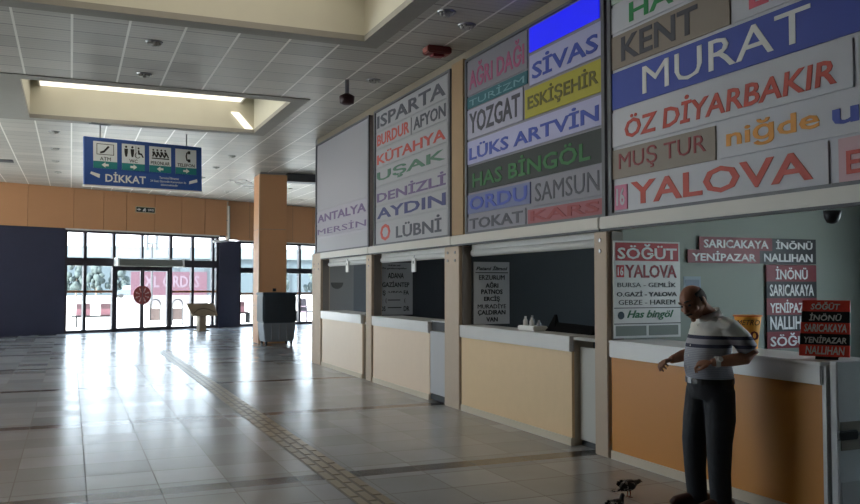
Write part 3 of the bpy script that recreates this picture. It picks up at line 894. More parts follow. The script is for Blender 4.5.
# front sign leaning on the counter
t = thing('table_sign', 'five-row red and black SÖĞÜT İNÖNÜ sign standing on the orange counter', 'sign', (4.53, 4.33, 1.076), (math.radians(80), 0, math.radians(-56)))
L = 0.31
rows = (('SÖĞÜT', 1, 0.06), ('İNÖNÜ', 0, 0.05), ('SARICAKAYA', 1, 0.02), ('YENİPAZAR', 0, 0.02), ('NALLIHAN', 1, 0.03))
FR = mat('sign scarlet', (228, 72, 58), 0.45)
for k, (txt, r, pad) in enumerate(rows):
    y1 = 0.375 - k * 0.075
    p = box('row_panel', FR if r else BN, t, 0.0 + (4 - k) * 0.004, L, y1 - 0.075, y1, 0, 0.01)
    lettering(txt, pad + 0.01, y1 - 0.063, L - pad, y1 - 0.01, 0.01, WHITE_PRINT, p, 0.03, 0.15)
MB().hexa([(0.08, -0.003, -0.1), (0.22, -0.003, -0.1), (0.24, -0.02, 0.0), (0.1, -0.02, 0), (0.1, 0.015, -0.1), (0.24, 0.015, -0.1), (0.24, 0.2, 0.0), (0.1, 0.2, 0)]).build('foot', BLACK, t)
# yellow tapered bin
YB = mat('yellow print', (236, 160, 50), 0.5)
t = thing('paper_bucket', 'yellow tapered bucket with black lettering on the counter behind the man', 'bucket', (4.88, 5.17, 1.055))
MB().loft([(0, 0, 0.0, 0.07, 0.07), (0, 0, 0.24, 0.1, 0.1), (0, 0, 0.26, 0.104, 0.104)], 24).build('bucket', YB, t, smooth=False)
MB().tube([(0.105 * math.cos(q * PI / 12), 0.105 * math.sin(q * PI / 12), 0.255) for q in range(25)], 0.006, 6).build('rim', mat('orange rim', (216, 110, 40), 0.5), t)
e = lettering('METRO', -0.085, 0.185, 0.085, 0.225, 0.098, BLACK_PRINT, t, 0.03, 0.3)
e.rotation_euler = (PI / 2, 0, math.radians(-42))
e = lettering('00', -0.05, 0.07, 0.075, 0.14, 0.094, mat('maroon print', (110, 30, 40), 0.5), t, 0.03)
e.rotation_euler = (PI / 2, 0, math.radians(-42))
# dome camera in the booth opening
t = thing('dome_camera', 'small black dome camera under the shutter housing at the right', 'camera', (4.62, 4.12, 2.038))
MB().loft([(0, 0, -0.085, 0.01, 0.01), (0, 0, -0.075, 0.035, 0.035), (0, 0, -0.04, 0.05, 0.05), (0, 0, 0, 0.055, 0.055)], 16).build('dome', BLACK, t, smooth=True)
# clutter on the sand counter
t = thing('tape_dispenser', 'pale desk organiser with bottles on the sand-coloured counter', 'organiser', (4.66, 8.15, 1.055))
box('tray', WHITE, t, -0.08, 0.1, -0.16, 0.2, 0, 0.05, 0.01)
for k, (x, y, hh) in enumerate(((-0.02, 0.12, 0.15), (0.03, 0.06, 0.16), (-0.01, 0.0, 0.14), (0.04, -0.07, 0.11))):
    MB().loft([(x, y, 0.01, 0.025, 0.025), (x, y, hh * 0.7, 0.025, 0.025), (x, y, hh * 0.85, 0.012, 0.012), (x, y, hh, 0.012, 0.012)], 12).build('bottle', WHITE if k % 2 == 0 else STEEL, t, smooth=True)
t.name = 'desk_organiser'
t = thing('monitor', 'low black screen back standing on the sand-coloured counter', 'monitor', (4.72, 7.55, 1.055))
MB().hexa([(0.0, -0.45, 0.0), (0.14, -0.45, 0.0), (0.14, 0.45, 0.0), (0.0, 0.45, 0.0),
           (0.06, -0.45, 0.085), (0.08, -0.45, 0.085), (0.08, 0.38, 0.1), (0.06, 0.38, 0.1)]).build('casing', MATT_BLACK, t, 0.006)
MB().hexa([(0.02, 0.28, 0.0), (0.1, 0.28, 0.0), (0.1, 0.45, 0.0), (0.02, 0.45, 0.0),
           (0.05, 0.3, 0.18), (0.07, 0.3, 0.18), (0.07, 0.32, 0.18), (0.05, 0.32, 0.18)]).build('arm', MATT_BLACK, t)

# ------------------------------------------------------------------ boards above the booths
def board(label, y_left, y_right, m_frame, m_back):
    t = thing('sign_board', label, 'sign board', (4.555, y_left, 2.17), FACE_W, group='boards above the ticket booths')
    w = y_left - y_right
    box('backing', m_back, t, 0, w, 0, 2.18, 0, 0.05)
    f = MB().box(0, 0.05, 0, 2.18, 0.05, 0.075).box(w - 0.05, w, 0, 2.18, 0.05, 0.075).box(0.05, w - 0.05, 0, 0.03, 0.05, 0.075).box(0.05, w - 0.05, 2.15, 2.18, 0.05, 0.075)
    f.build('frame', m_frame, t)
    return t
def row(t, x0, x1, z0, z1, m, txt=None, m_txt=None, pad=0.06, bold=0.04, sh=0.0, tx=None):
    p = box('panel', m, t, x0, x1, z0 - 2.17, z1 - 2.17, 0.05, 0.062)
    if txt:
        h_ = z1 - z0
        a_, b_ = tx or (x0 + pad, x1 - pad)
        lettering(txt, a_, z0 - 2.17 + h_ * 0.16, b_, z1 - 2.17 - h_ * 0.12, 0.062, m_txt, p, bold, sh)
    return p
C = lambda n, rgb: mat(n, rgb, 0.5, 0.3)
WB = C('board white', (196, 196, 204))
LAV = C('board lavender', (172, 172, 206))
TAN = C('board tan', (142, 130, 120))
GRY = C('board grey', (132, 130, 140))
ORED = C('print orange red', (190, 74, 62))
PNK = C('print pink', (170, 84, 120))
MAR = C('print maroon', (140, 52, 56))
BLU = C('panel blue', (60, 78, 168))
NVY = C('print navy', (58, 62, 112))
ORG = C('print orange', (220, 150, 60))
GRN = C('print green', (40, 136, 78))
DKG = C('panel black green', (24, 34, 30))
BGN = C('print bright green', (40, 104, 50))
YLW = C('panel yellow', (166, 158, 52))
OLV = C('print olive', (96, 92, 44))
TEA = C('panel teal', (40, 96, 108))
PUR = C('print purple', (104, 84, 124))
DKT = C('print dark', (70, 70, 80))
FGR = mat('board frame grey', (92, 92, 98), 0.5)

t = board('white sign board with a wide blue row and red YALOVA row at its bottom', 6.45, 3.0, FGR, WB)
row(t, 0.28, 2.42, 2.2, 2.48, WB, 'YALOVA', ORED, tx=(0.32, 2.3), bold=0.02)
row(t, 0.08, 0.26, 2.22, 2.44, C('panel pink', (200, 120, 150)), '16', WB, pad=0.03)
row(t, 2.5, 3.38, 2.2, 2.48, C('panel pale pink', (206, 168, 176)), 'EREĞLİ', ORED)
row(t, 0.05, 1.38, 2.5, 2.76, TAN, 'MUŞ TUR', MAR, 0.1)
p = row(t, 1.42, 3.38, 2.5, 2.76, WB, 'niğde', ORG, tx=(1.5, 2.36), bold=0.03)
lettering('ulus', 2.46, 2.57 - 2.17, 3.2, 2.72 - 2.17, 0.062, BLU, p, 0.03)
row(t, 0.05, 2.62, 2.79, 3.1, WB, 'ÖZ DİYARBAKIR', ORED, tx=(0.24, 2.5), bold=0.04, sh=0.1)
row(t, 2.66, 3.38, 2.79, 3.1, C('panel pale grey', (178, 178, 184)), 'KARS', DKT)
row(t, 0.05, 3.38, 3.13, 3.46, BLU, 'MURAT', WHITE_PRINT, tx=(0.5, 2.3), bold=0.03)
row(t, 0.05, 1.55, 3.49, 3.79, TAN, 'KENT', DKT, tx=(0.2, 1.2))
row(t, 1.6, 3.38, 3.49, 3.79, WB, 'ERCAN', C('print rose', (206, 90, 110)), tx=(1.75, 3.1))
row(t, 0.05, 1.3, 3.82, 4.06, WB, 'HAS', GRN, tx=(0.32, 1.1))
row(t, 1.35, 3.38, 3.82, 4.06, WB, 'VAN GÖLÜ', C('print rose', (206, 90, 110)))
row(t, 0.05, 3.38, 4.09, 4.3, C('panel pale green', (176, 196, 186)), 'BİNGÖL', GRN)

t = board('multicoloured sign board with blue lit display and yellow row', 9.5, 6.5, FGR, GRY)
LED = mat('blue lit display', (20, 26, 220), 0.4, emit=0.16)
row(t, 1.6, 2.9, 4.04, 4.3, LED)
row(t, 0.05, 1.55, 3.88, 4.3, GRY, 'AĞRI DAĞI', PNK)
row(t, 0.05, 1.55, 3.72, 3.86, TEA, 'TURİZM', C('print pale teal', (120, 160, 170)))
row(t, 1.6, 2.95, 3.68, 4.0, LAV, 'SİVAS', BLU, bold=0.02)
row(t, 0.05, 1.45, 3.34, 3.7, C('panel pale lavender', (170, 168, 188)), 'YOZGAT', DKT)
row(t, 1.5, 2.95, 3.34, 3.65, YLW, 'ESKİŞEHİR', OLV, bold=0.02)
row(t, 0.05, 2.95, 3.03, 3.31, LAV, 'LÜKS ARTVİN', BLU, bold=0.02)
row(t, 0.05, 2.95, 2.68, 3.0, DKG, 'HAS BİNGÖL', BGN, tx=(0.2, 2.75), bold=0.05)
row(t, 0.05, 1.6, 2.42, 2.65, C('panel blue grey', (104, 110, 150)), 'ORDU', BLU)
row(t, 1.65, 2.95, 2.38, 2.65, GRY, 'SAMSUN', DKT)
row(t, 0.05, 1.5, 2.2, 2.38, GRY, 'TOKAT', DKT)
row(t, 1.55, 2.95, 2.2, 2.35, C('panel dull red', (150, 78, 84)), 'KARS', MAR)

t = board('whitish sign board with orange and green lettering between grey posts', 12.95, 9.95, FGR, C('board pale', (158, 156, 160)))
WB2 = C('board pale two', (164, 162, 166))
row(t, 0.08, 2.9, 4.0, 4.28, WB2, 'ISPARTA', DKT)
row(t, 0.08, 1.6, 3.72, 3.97, WB2, 'BURDUR', ORED)
row(t, 1.65, 2.9, 3.72, 3.97, WB2, 'AFYON', DKT)
row(t, 0.08, 2.9, 3.42, 3.68, WB2, 'KÜTAHYA', ORED)
row(t, 0.08, 2.9, 3.12, 3.38, WB2, 'UŞAK', C('print dull green', (70, 112, 88)), bold=0.02)
row(t, 0.08, 2.9, 2.82, 3.08, WB2, 'DENİZLİ', PUR)
row(t, 0.08, 2.9, 2.56, 2.79, WB2, 'AYDIN', NVY)
row(t, 0.08, 2.9, 2.2, 2.53, WB2, 'LÜBNİ', DKT, tx=(1.0, 2.7))
lettering('O', 0.3, 2.24 - 2.17, 0.75, 2.5 - 2.17, 0.062, ORED, t, 0.09)

t = board('pale lavender sign board with purple rows above the farthest booth', 16.5, 13.2, FGR, C('board lilac', (164, 160, 170)))
row(t, 0.08, 3.2, 3.0, 4.28, C('board lilac light', (160, 158, 164)))
row(t, 0.08, 3.2, 2.74, 2.95, C('board lilac', (164, 160, 170)), 'ANTALYA', PUR)
row(t, 0.08, 3.2, 2.5, 2.7, C('board lilac', (164, 160, 170)), 'MERSİN', PUR)
row(t, 0.08, 3.2, 2.2, 2.45, C('board lilac light', (160, 158, 164)))
t = thing('board_divider', 'tan vertical strip between the whitish and multicoloured boards', 'strip', (4.5, 9.72, 2.18))
box('strip', mat('tan strip', (158, 128, 92), 0.6), t, -0.02, 0.055, -0.17, 0.17, 0.0, 2.2)

# ------------------------------------------------------------------ outside
struct(MB().prism([on_wall(-60, -0.2), on_wall(60, -0.2), (90, 160), (-80, 160)], -0.2, -0.02).build('terrain', mat('bright pavement', (226, 222, 214), 0.8, 0.2, vary=0.03, scale=0.4)))
bpy.data.objects['terrain'].name = 'ground'
struct(box('side_ground', MATS['bright pavement'], None, -60, LEFT_X - 0.2, -30, 26, -0.2, -0.02))
bpy.data.objects['side_ground'].name = 'ground_left'
struct(box('ground_right', MATS['bright pavement'], None, RIGHT_X + 0.2, 60, -30, 36, -0.2, -0.02))

t = thing('billboard_wall', 'long red hoarding with big white letters beyond the entrance', 'hoarding', (4.0, 70, 0), FACE_S)
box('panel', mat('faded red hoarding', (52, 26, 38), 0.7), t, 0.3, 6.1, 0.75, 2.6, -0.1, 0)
box('plinth', mat('grey plinth', (84, 80, 84), 0.8), t, 0.2, 6.2, 0, 0.75, -0.15, 0.02)
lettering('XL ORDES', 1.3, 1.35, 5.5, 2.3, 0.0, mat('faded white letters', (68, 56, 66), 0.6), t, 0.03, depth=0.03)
t = thing('parked_van', 'pale van parked far outside behind the left door leaf', 'van', (6.2, 108, 0))
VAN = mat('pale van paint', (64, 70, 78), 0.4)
MB().hexa([(-1.1, -0.8, 0.35), (1.1, -0.8, 0.35), (1.1, 0.8, 0.35), (-1.1, 0.8, 0.35), (-1.0, -0.7, 0.95), (1.05, -0.7, 0.95), (1.05, 0.7, 0.95), (-1.0, 0.7, 0.95)]).build('body', VAN, t, 0.05)
MB().hexa([(-0.6, -0.65, 0.95), (1.0, -0.65, 0.95), (1.0, 0.65, 0.95), (-0.6, 0.65, 0.95), (-0.3, -0.55, 1.5), (0.95, -0.55, 1.5), (0.95, 0.55, 1.5), (-0.3, 0.55, 1.5)]).build('cabin', mat('van glass', (96, 112, 128), 0.2), t, 0.04)
for x in (-0.65, 0.65):
    for y in (-0.75, 0.75):
        MB().tube([(x, y - 0.08, 0.25), (x, y + 0.08, 0.25)], 0.27, 16).build('wheel', BLACK, t)
t = thing('long_building', 'long pale building with a blue-green glass front far beyond the entrance', 'building', (-20, 132, 0))
t.scale = (1.38, 1.0, 1.38)
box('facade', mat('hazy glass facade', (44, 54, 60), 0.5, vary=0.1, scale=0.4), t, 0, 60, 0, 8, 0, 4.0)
box('roof_band', mat('pale roof band', (72, 80, 84), 0.6), t, -0.5, 60.5, -0.6, 8.5, 4.0, 5.2)
for k in range(20):
    box('pier', mat('building pier', (34, 44, 50), 0.6), t, k * 3.1, k * 3.1 + 0.35, -0.2, 0, 0, 4.0)
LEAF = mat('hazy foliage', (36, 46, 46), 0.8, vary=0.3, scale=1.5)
BARK = mat('bark', (84, 74, 66), 0.8)
for k, (x, y, hh) in enumerate(((0.6, 112, 4.6), (3.0, 116, 4.0), (5.6, 117, 4.4), (25.5, 112, 4.8), (31.0, 114, 4.5))):
    l = ['round hazy tree far outside the leftmost window', 'low hazy tree second from the left far outside',
         'hazy tree behind the pale van', 'hazy tree far outside left of the orange column', 'hazy tree far outside right of the orange column'][k]
    t = thing('tree', l, 'tree', (x, y, 0), group='trees far outside')
    MB().tube([(0, 0, 0), (0.05, 0, hh * 0.5)], [0.12, 0.08], 8).build('trunk', BARK, t)
    cm_ = MB()
    for q in range(46):
        a_ = random.random() * 2 * PI
        zz = random.random()
        r_ = random.random() ** 0.5 * 1.5 * (1.05 - 0.75 * zz)
        cm_.ball((r_ * math.cos(a_), r_ * math.sin(a_), hh * (0.2 + 0.76 * zz)), (0.22 + 0.22 * random.random(), 0.3, 0.3 + 0.3 * random.random()), 7)
    cm_.build('crown', LEAF, t, smooth=True)
SEAT = mat('faded maroon bench seat', (50, 30, 36), 0.6)
def bench(x, y, rz, label, half, seats):
    t = thing('outdoor_bench', label, 'bench', (x, y, 0), (0, 0, rz), group='outdoor benches')
    box('platform', MATT_BLACK, t, -half, half, -0.22, 0.22, 0.36, 0.41)
    for q in (-half + 0.2, half - 0.2):
        box('leg', MATT_BLACK, t, q - 0.03, q + 0.03, -0.2, 0.2, -0.02, 0.36)
    for q in seats:
        b = box('backrest', SEAT, t, q - 0.25, q + 0.25, 0.16, 0.22, 0.42, 0.86, 0.02)
        box('stripe', mat('pale seat stripe', (88, 58, 66), 0.6), b, q - 0.24, q + 0.24, 0.145, 0.16, 0.45, 0.66)
        box('cushion', SEAT, t, q - 0.26, q + 0.26, -0.2, 0.16, 0.41, 0.45, 0.01)
bench(0.82, 34, 0.0, 'long dark bench with two maroon backrests outside left of the doors', 0.8, (-0.38, 0.46))
bench(6.5, 35.5, 0.2, 'outdoor bench with one backrest left of the orange column', 0.5, (0.0,))
bench(8.75, 36, 0.2, 'outdoor bench with one backrest right of the air cooler', 0.5, (0.0,))
t = thing('outdoor_chair', 'dark armchair just outside beside the farthest booth post', 'chair', (9.15, 35.0, 0), (0, 0, 0.5))
CH = mat('dark chair rattan', (58, 46, 56), 0.6)
box('seat', CH, t, -0.25, 0.25, -0.25, 0.25, 0.4, 0.46, 0.01)
MB().hexa([(-0.25, 0.2, 0.46), (0.25, 0.2, 0.46), (0.25, 0.26, 0.46), (-0.25, 0.26, 0.46), (-0.27, 0.3, 0.98), (0.27, 0.3, 0.98), (0.27, 0.36, 0.98), (-0.27, 0.36, 0.98)]).build('backrest', CH, t, 0.01)
for x in (-0.23, 0.23):
    for y in (-0.22, 0.22):
        MB().tube([(x, y, 0.4), (x * 1.1, y * 1.1, -0.02)], 0.02, 8).build('leg', CH, t)
    box('armrest', CH, t, x - 0.03, x + 0.03, -0.25, 0.28, 0.64, 0.68, 0.01)
for k, (x, l) in enumerate(((2.98, 'arched notice stand outside seen through the right door leaf'), (3.8, 'arched notice stand outside right of the sliding doors'))):
    t = thing('notice_stand', l, 'stand', (x, 34.0, 0), group='arched stands outside')
    pts = [(-0.19, 0, 0.02), (-0.19, 0, 0.78)] + [(0.19 * math.cos(PI - q * PI / 10), 0, 0.8 + 0.2 * math.sin(q * PI / 10)) for q in range(11)] + [(0.19, 0, 0.78), (0.19, 0, 0.02)]
    MB().tube(pts, 0.03, 8).build('arch', mat('dark arch tube', (34, 34, 38), 0.5), t)
    box('plate', mat('dull plate', (58, 48, 48), 0.6), t, -0.17, 0.17, -0.01, 0.01, 0.2, 0.66)
    for s in (-1, 1):
        MB().tube([(s * 0.19, 0, 0.12), (s * 0.28, -0.1, -0.02)], 0.015, 6).build('foot', DARK_GREY, t)
t = thing('awning_post', 'grey post outside between the two arched notice stands', 'post', (3.55, 35.2, 0))
MB().tube([(0, 0, -0.02), (0, 0, 2.3)], 0.07, 12).build('shaft', mat('dark arch tube', (34, 34, 38), 0.5), t)
box('base_plate', DARK_GREY, t, -0.13, 0.13, -0.13, 0.13, -0.02, 0.02)
t = thing('street_lamp', 'pale street lamp outside above the entrance doors', 'lamp', (4.6, 55, 0))
MB().tube([(0, 0, -0.02), (0, 0, 4.1)], 0.06, 10).build('pole', MATS['dark arch tube'], t)
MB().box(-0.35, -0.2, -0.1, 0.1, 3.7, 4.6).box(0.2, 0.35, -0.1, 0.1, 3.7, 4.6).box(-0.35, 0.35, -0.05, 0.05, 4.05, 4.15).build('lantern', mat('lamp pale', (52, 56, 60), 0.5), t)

# ------------------------------------------------------------------ the man
SKIN = mat('tanned skin', (150, 104, 82), 0.55, 0.35, vary=0.08, scale=20)
man = thing('person', 'standing balding man in striped polo and dark trousers, head bowed over his hands', 'person', (4.105, 4.755, 0), (0, 0, math.radians(172)))
hc = Vector((0.085, -0.01, 1.432))
HR = Matrix.Translation(hc) @ Matrix.Rotation(math.radians(28), 4, 'Y') @ Matrix.Rotation(math.radians(20), 4, 'Z')
H = lambda x, y, z: HR @ Vector((x * 1.09, y * 1.09, z * 1.06))
b = MB()
# torso, under the clothes
b.loft([(-0.03, 0, 0.84, 0.1, 0.13), (-0.01, 0, 0.95, 0.115, 0.14), (-0.01, 0, 1.1, 0.115, 0.145), (-0.03, 0, 1.22, 0.095, 0.145), (-0.05, 0, 1.27, 0.07, 0.12), (-0.05, 0, 1.31, 0.05, 0.065)], 24)
b.tube([(-0.06, 0, 1.27), (-0.035, 0, 1.33), (0.01, -0.003, 1.37), (0.05, -0.006, 1.41)], [0.075, 0.062, 0.058, 0.058], 16)
# head
hd = bmesh.new()
bmesh.ops.create_uvsphere(hd, u_segments=32, v_segments=24, radius=1.0)
for v in hd.verts:
    x, y, z = v.co
    X, Y, Z = x * 0.096, y * 0.076, z * 0.112
    if z < 0:                                   # taper to the jaw, bring the chin forward
        k = -z
        Y *= 1 - 0.28 * k
        X *= 1 - 0.2 * k
        X += 0.028 * k
        if x > 0:
            X -= 0.006 * k
    if z > 0.2 and x < 0:
        X *= 1.06
    if x > 0.6 and -0.1 < z < 0.35:             # flatten the face plane
        X -= 0.006
    v.co = H(X, Y, Z)
vm = {v: b.bm.verts.new(v.co) for v in hd.verts}
for f_ in hd.faces:
    b.bm.faces.new([vm[v] for v in f_.verts])
hd.free()
b.tube([H(0.085, 0, 0.022), H(0.098, 0, 0.0), H(0.112, 0, -0.024), H(0.092, 0, -0.034)], [0.009, 0.011, 0.016, 0.012], 10)   # nose
b.ball(H(0.098, 0.011, -0.028), 0.009, 8).ball(H(0.098, -0.011, -0.028), 0.009, 8)
b.tube([H(0.07, -0.05, 0.03), H(0.09, -0.025, 0.036), H(0.093, 0, 0.03), H(0.09, 0.025, 0.036), H(0.07, 0.05, 0.03)], 0.009, 8)   # brow
b.tube([H(0.078, -0.024, -0.058), H(0.09, 0, -0.055), H(0.078, 0.024, -0.058)], 0.007, 8)
b.tube([H(0.076, -0.02, -0.069), H(0.087, 0, -0.07), H(0.076, 0.02, -0.069)], 0.007, 8)
b.ball(H(0.075, 0, -0.095), (0.018, 0.022, 0.016), 10)
for s in (-1, 1):
    b.ball(H(-0.008, s * 0.078, -0.008), (0.02, 0.009, 0.034), 10, HR.to_3x3().to_4x4())
    b.ball(H(-0.002, s * 0.08, -0.03), (0.011, 0.008, 0.012), 8)
    b.ball(H(0.06, s * 0.05, -0.02), (0.022, 0.016, 0.02), 10)     # cheek
# arms
def limb(pts, rad):
    b.tube(pts, rad, 14)
limb([(-0.065, 0.15, 1.26), (-0.135, 0.205, 1.19), (-0.21, 0.235, 1.08), (-0.16, 0.235, 1.055), (-0.04, 0.22, 1.04), (0.035, 0.2, 1.03), (0.075, 0.185, 1.025)],
     [0.04, 0.045, 0.045, 0.044, 0.042, 0.032, 0.027])
limb([(-0.065, -0.15, 1.26), (-0.1, -0.215, 1.19), (-0.11, -0.25, 1.08), (-0.06, -0.24, 1.06), (0.05, -0.215, 1.04), (0.14, -0.18, 1.022), (0.175, -0.165, 1.015)],
     [0.04, 0.045, 0.045, 0.044, 0.042, 0.032, 0.027])
def hand(w, d, n, side):
    """w wrist, d direction of the knuckles, n back-of-hand normal, side +1: thumb towards +c"""
    w, d, n = Vector(w), Vector(d).normalized(), Vector(n).normalized()
    c = d.cross(n).normalized() * side
    n = n - d * n.dot(d)
    M = Matrix((d, c, n)).transposed().to_4x4()
    b.ball(w + d * 0.05, (0.052, 0.04, 0.016), 14, M)
    for k, (off, ln) in enumerate(((0.029, 0.072), (0.01, 0.08), (-0.01, 0.075), (-0.028, 0.058))):
        p0 = w + d * 0.07 + c * off
        p1 = w + d * (0.092 - abs(off) * 0.2) + c * off * 1.05
        bend = 0.75 + 0.14 * k
        d1 = (d * math.cos(bend) - n * math.sin(bend))
        d2 = (d * math.cos(bend * 2.1) - n * math.sin(bend * 2.1))
        p2 = p1 + d1 * ln * 0.45
        p3 = p2 + d2 * ln * 0.5
        b.tube([p0, p1, p2, p3], [0.0095, 0.0095, 0.0085, 0.0065], 8)
    q0 = w + d * 0.025 + c * 0.028
    q1 = w + d * 0.055 + c * 0.05 - n * 0.012
    q2 = w + d * 0.085 + c * 0.046 - n * 0.028
    q3 = w + d * 0.105 + c * 0.03 - n * 0.036
    b.tube([q0, q1, q2, q3], [0.014, 0.012, 0.01, 0.008], 8)
hand((0.075, 0.185, 1.025), (0.72, -0.62, -0.1), (0.1, 0.35, 0.9), -1)
hand((0.175, -0.165, 1.015), (0.85, 0.25, -0.1), (0.2, -0.35, 0.9), 1)
# lower legs and ankles inside the trousers
for s, x in ((1, -0.045), (-1, 0.035)):
    b.tube([(-0.03, s * 0.085, 0.86), (x + 0.01, s * 0.09, 0.5), (x, s * 0.09, 0.3), (x - 0.01, s * 0.09, 0.06)], [0.085, 0.06, 0.05, 0.038], 14)
body = b.build('body', SKIN, man, voxel=0.0048, relax=4)
# hair: grey fringe round the sides and back, thin on top
hb = bmesh.new()
bmesh.ops.create_uvsphere(hb, u_segments=36, v_segments=26, radius=1.0)
bmesh.ops.delete(hb, geom=[v for v in hb.verts if v.co.z > 0.62 or v.co.z < -0.48 or v.co.x > 0.32 or (v.co.x > -0.05 and v.co.z < -0.1)], context='VERTS')
for v in hb.verts:
    x, y, z = v.co
    X, Y, Z = x * 0.1, y * 0.0795, z * 0.115
    if z < 0:
        Y *= 1 + 0.2 * z
        X = X * (1 + 0.15 * z) - 0.02 * z
    if x < 0 and z > 0.2:
        X *= 1.05
    v.co = H(X, Y, Z)
bmesh.ops.recalc_face_normals(hb, faces=hb.faces)
ret = bmesh.ops.extrude_face_region(hb, geom=hb.faces[:])
for g in ret['geom']:
    if isinstance(g, bmesh.types.BMVert):
        g.co = hc + (g.co - hc) * 0.94
bmesh.ops.recalc_face_normals(hb, faces=hb.faces)
me = bpy.data.meshes.new('hair')
hb.to_mesh(me)
hb.free()
me.materials.append(mat('short grey hair', (74, 66, 62), 0.8, 0.2, vary=0.3, scale=60))
for p_ in me.polygons:
    p_.use_smooth = True
hair = bpy.data.objects.new('hair', me)
COL.objects.link(hair)
hair.parent = man
for s in (-1, 1):
    MB().ball(H(0.082, s * 0.03, 0.012), (0.009, 0.012, 0.007), 10, HR.to_3x3().to_4x4()).build('eye', mat('dark eye', (34, 26, 24), 0.3), man, smooth=True)
    MB().tube([H(0.075, s * 0.052, 0.04), H(0.094, s * 0.03, 0.046), H(0.098, s * 0.012, 0.04)], [0.003, 0.005, 0.004], 8).build('eyebrow', MATS['short grey hair'], man)
MB().tube([H(0.088, -0.024, -0.05), H(0.102, 0, -0.045), H(0.088, 0.024, -0.05)], [0.004, 0.006, 0.004], 8).build('moustache', MATS['short grey hair'], man)
# polo shirt
b = MB()
b.loft([(-0.03, 0, 0.89, 0.148, 0.176), (-0.028, 0, 0.92, 0.154, 0.18), (-0.015, 0, 0.98, 0.156, 0.178), (-0.015, 0, 1.06, 0.152, 0.176), (-0.025, 0, 1.15, 0.142, 0.18),
        (-0.045, 0, 1.24, 0.125, 0.186), (-0.06, 0, 1.29, 0.1, 0.175), (-0.055, 0, 1.325, 0.075, 0.125), (-0.045, 0, 1.345, 0.06, 0.075)], 28)
b.tube([(-0.055, 0.11, 1.275), (-0.08, 0.17, 1.25), (-0.14, 0.213, 1.18), (-0.185, 0.228, 1.105)], [0.068, 0.073, 0.07, 0.067], 16)
b.tube([(-0.055, -0.11, 1.275), (-0.07, -0.17, 1.25), (-0.1, -0.22, 1.18), (-0.11, -0.245, 1.105)], [0.068, 0.073, 0.07, 0.067], 16)
shirt = b.build('shirt', shirt_material(), man, voxel=0.008, relax=4)
cl = MB()
def ringpts(z, rx, ry, x, tilt):
    return [(x + rx * math.cos(2 * PI * k / 20), ry * math.sin(2 * PI * k / 20), z - tilt * math.cos(2 * PI * k / 20)) for k in range(20)]
rings_ = [[cl.bm.verts.new(p_) for p_ in ringpts(*q)] for q in ((1.315, 0.088, 0.098, -0.035, 0.03), (1.365, 0.074, 0.078, -0.022, 0.03), (1.36, 0.068, 0.072, -0.022, 0.03), (1.32, 0.08, 0.09, -0.035, 0.03))]
for r0, r1 in zip(rings_, rings_[1:]):
    for k in range(20):
        j = (k + 1) % 20
        cl.bm.faces.new((r0[k], r0[j], r1[j], r1[k]))
cl.build('collar', mat('white collar', (222, 218, 212), 0.85), man, smooth=True)
bt = MB()
for z, x in ((1.27, 0.062), (1.22, 0.085), (1.13, 0.118), (1.06, 0.134), (0.98, 0.138)):
    bt.ball((x, 0.0, z), 0.007, 8)
bt.build('buttons', WHITE, man)
# trousers
b = MB()
b.loft([(-0.035, 0, 0.76, 0.13, 0.165), (-0.035, 0, 0.82, 0.145, 0.176), (-0.03, 0, 0.88, 0.152, 0.18), (-0.03, 0, 0.905, 0.15, 0.178)], 24)
b.tube([(-0.045, 0.085, 0.82), (-0.05, 0.092, 0.62), (-0.035, 0.095, 0.46), (-0.035, 0.095, 0.25), (-0.045, 0.095, 0.07), (-0.045, 0.095, 0.035)], [0.108, 0.102, 0.088, 0.076, 0.072, 0.074], 18)
b.tube([(-0.02, -0.085, 0.82), (0.01, -0.092, 0.62), (0.035, -0.095, 0.46), (0.035, -0.095, 0.25), (0.02, -0.095, 0.07), (0.02, -0.095, 0.035)], [0.108, 0.102, 0.088, 0.074, 0.07, 0.072], 18)
tm_ = bpy.data.materials.new('dark charcoal trousers')
k = NB(tm_)
k.b.inputs['Base Color'].default_value = lin((30, 32, 40))
k.b.inputs['Roughness'].default_value = 0.7
k.bump(k.noise(9, 3), 0.5, 0.03)
b.build('trousers', tm_, man, voxel=0.009, relax=5)
b = MB()
for z in (0.872, 0.905):
    pass
rings_ = [[b.bm.verts.new((-0.029 + rx * math.cos(2 * PI * q / 32), ry * math.sin(2 * PI * q / 32), z)) for q in range(32)]
          for z, rx, ry in ((0.868, 0.156, 0.185), (0.905, 0.157, 0.187), (0.905, 0.148, 0.178), (0.868, 0.148, 0.178))]
for r0, r1 in zip(rings_, rings_[1:] + rings_[:1]):
    for q in range(32):
        j = (q + 1) % 32
        b.bm.faces.new((r0[q], r0[j], r1[j], r1[q]))
belt = b.build('belt', mat('black leather belt', (20, 19, 20), 0.4), man)
box('buckle', STEEL, belt, 0.124, 0.132, -0.022, 0.022, 0.87, 0.903)
for s, x in ((1, -0.045), (-1, 0.02)):
    y = s * 0.095
    sh = MB()
    sh.tube([(x - 0.09, y, 0.045), (x - 0.05, y, 0.05), (x + 0.03, y, 0.052), (x + 0.11, y + s * 0.012, 0.04), (x + 0.17, y + s * 0.02, 0.032), (x + 0.195, y + s * 0.02, 0.028)],
            [0.03, 0.042, 0.045, 0.042, 0.034, 0.018], 14, 1.0)
    for v in sh.bm.verts:
        v.co.z = max(v.co.z, 0.012)
    so = sh.build('shoe', mat('brown leather shoe', (70, 42, 36), 0.45), man, smooth=True)
    MB().prism([(x + 0.05 + 0.15 * math.cos(q * PI / 10), y + s * 0.008 + 0.05 * math.sin(q * PI / 10)) for q in range(20)], 0.0, 0.016).build('sole', BLACK, so)
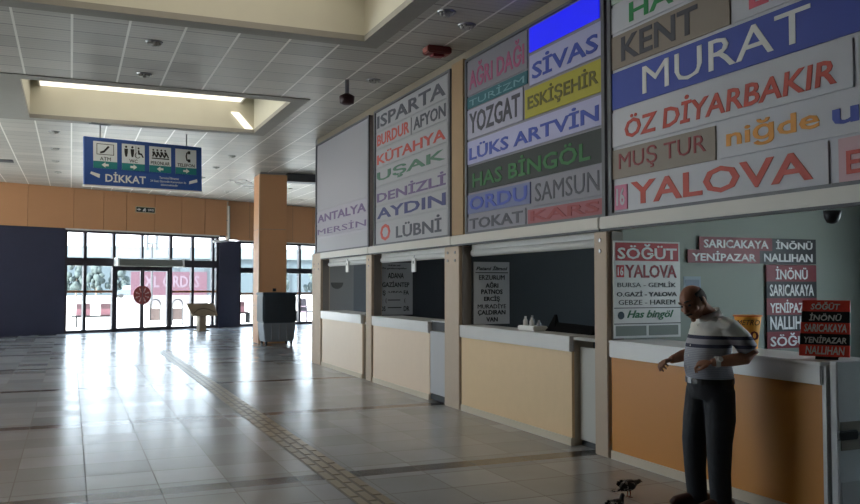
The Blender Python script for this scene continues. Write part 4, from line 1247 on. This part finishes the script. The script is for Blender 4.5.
# watch on the left wrist
wp, wd = Vector((0.04, 0.199, 1.03)), Vector((0.9, -0.3, -0.1)).normalized()
wt = MB().tube([wp - wd * 0.014, wp + wd * 0.014], 0.037, 20).build('watch', mat('pale watch band', (206, 204, 200), 0.3, 0.6), man)
MB().tube([wp + Vector((0.0, 0.03, 0.018)), wp + Vector((0.0, 0.042, 0.024))], 0.018, 16).build('watch_face', WHITE, wt)

# ------------------------------------------------------------------ pigeons
PG = pigeon_material()
LEG = mat('pigeon leg red', (120, 62, 58), 0.6)
def pigeon(loc, rz, label, head_up):
    t = thing('pigeon', label, 'pigeon', loc, (0, 0, rz), group='pigeons on the floor')
    b = MB()
    b.tube([(-0.15, 0, 0.075), (-0.1, 0, 0.085), (-0.05, 0, 0.1), (0.0, 0, 0.108), (0.05, 0, 0.112), (0.08, 0, 0.118)],
           [0.012, 0.026, 0.045, 0.054, 0.048, 0.03], 14)
    hz = 0.17 if head_up else 0.13
    hx = 0.1 if head_up else 0.125
    b.tube([(0.06, 0, 0.115), (0.085, 0, 0.128), (hx, 0, hz)], [0.04, 0.026, 0.02], 12)
    b.ball((hx + 0.006, 0, hz + 0.006), (0.026, 0.02, 0.021), 12)
    b.prism([(-0.08, 0.03), (-0.08, -0.03), (-0.2, -0.042), (-0.205, 0), (-0.2, 0.042)], 0.068, 0.08)
    b.build('body', PG, t, voxel=0.006, relax=3)
    for s in (-1, 1):
        MB().ball((-0.03, s * 0.05, 0.115), (0.085, 0.014, 0.036), 12, Matrix.Rotation(math.radians(8), 4, 'Y')).build('wing', PG, t, smooth=True)
        lg = MB().tube([(0.0, s * 0.022, 0.07), (0.008, s * 0.024, 0.035), (0.0, s * 0.024, 0.006)], [0.009, 0.005, 0.004], 8)
        for a_ in (-0.5, 0, 0.5, PI):
            ln = 0.03 if a_ != PI else 0.018
            lg.tube([(0, s * 0.024, 0.005), (ln * math.cos(a_), s * 0.024 + ln * math.sin(a_), 0.003)], [0.004, 0.002], 6)
        lg.build('leg', LEG, t)
    t.scale = (0.72, 0.72, 0.8)
    MB().tube([(hx + 0.028, 0, hz + 0.004), (hx + 0.048, 0, hz - 0.006)], [0.007, 0.002], 8).build('beak', mat('dark beak', (46, 42, 42), 0.5), t)
pigeon((3.78, 5.22, 0), math.radians(0), 'mottled dark pigeon walking on the floor left of the man', False)
pigeon((3.36, 4.78, 0), math.radians(20), 'dark pigeon nearest the camera, cut by the bottom of the view', True)
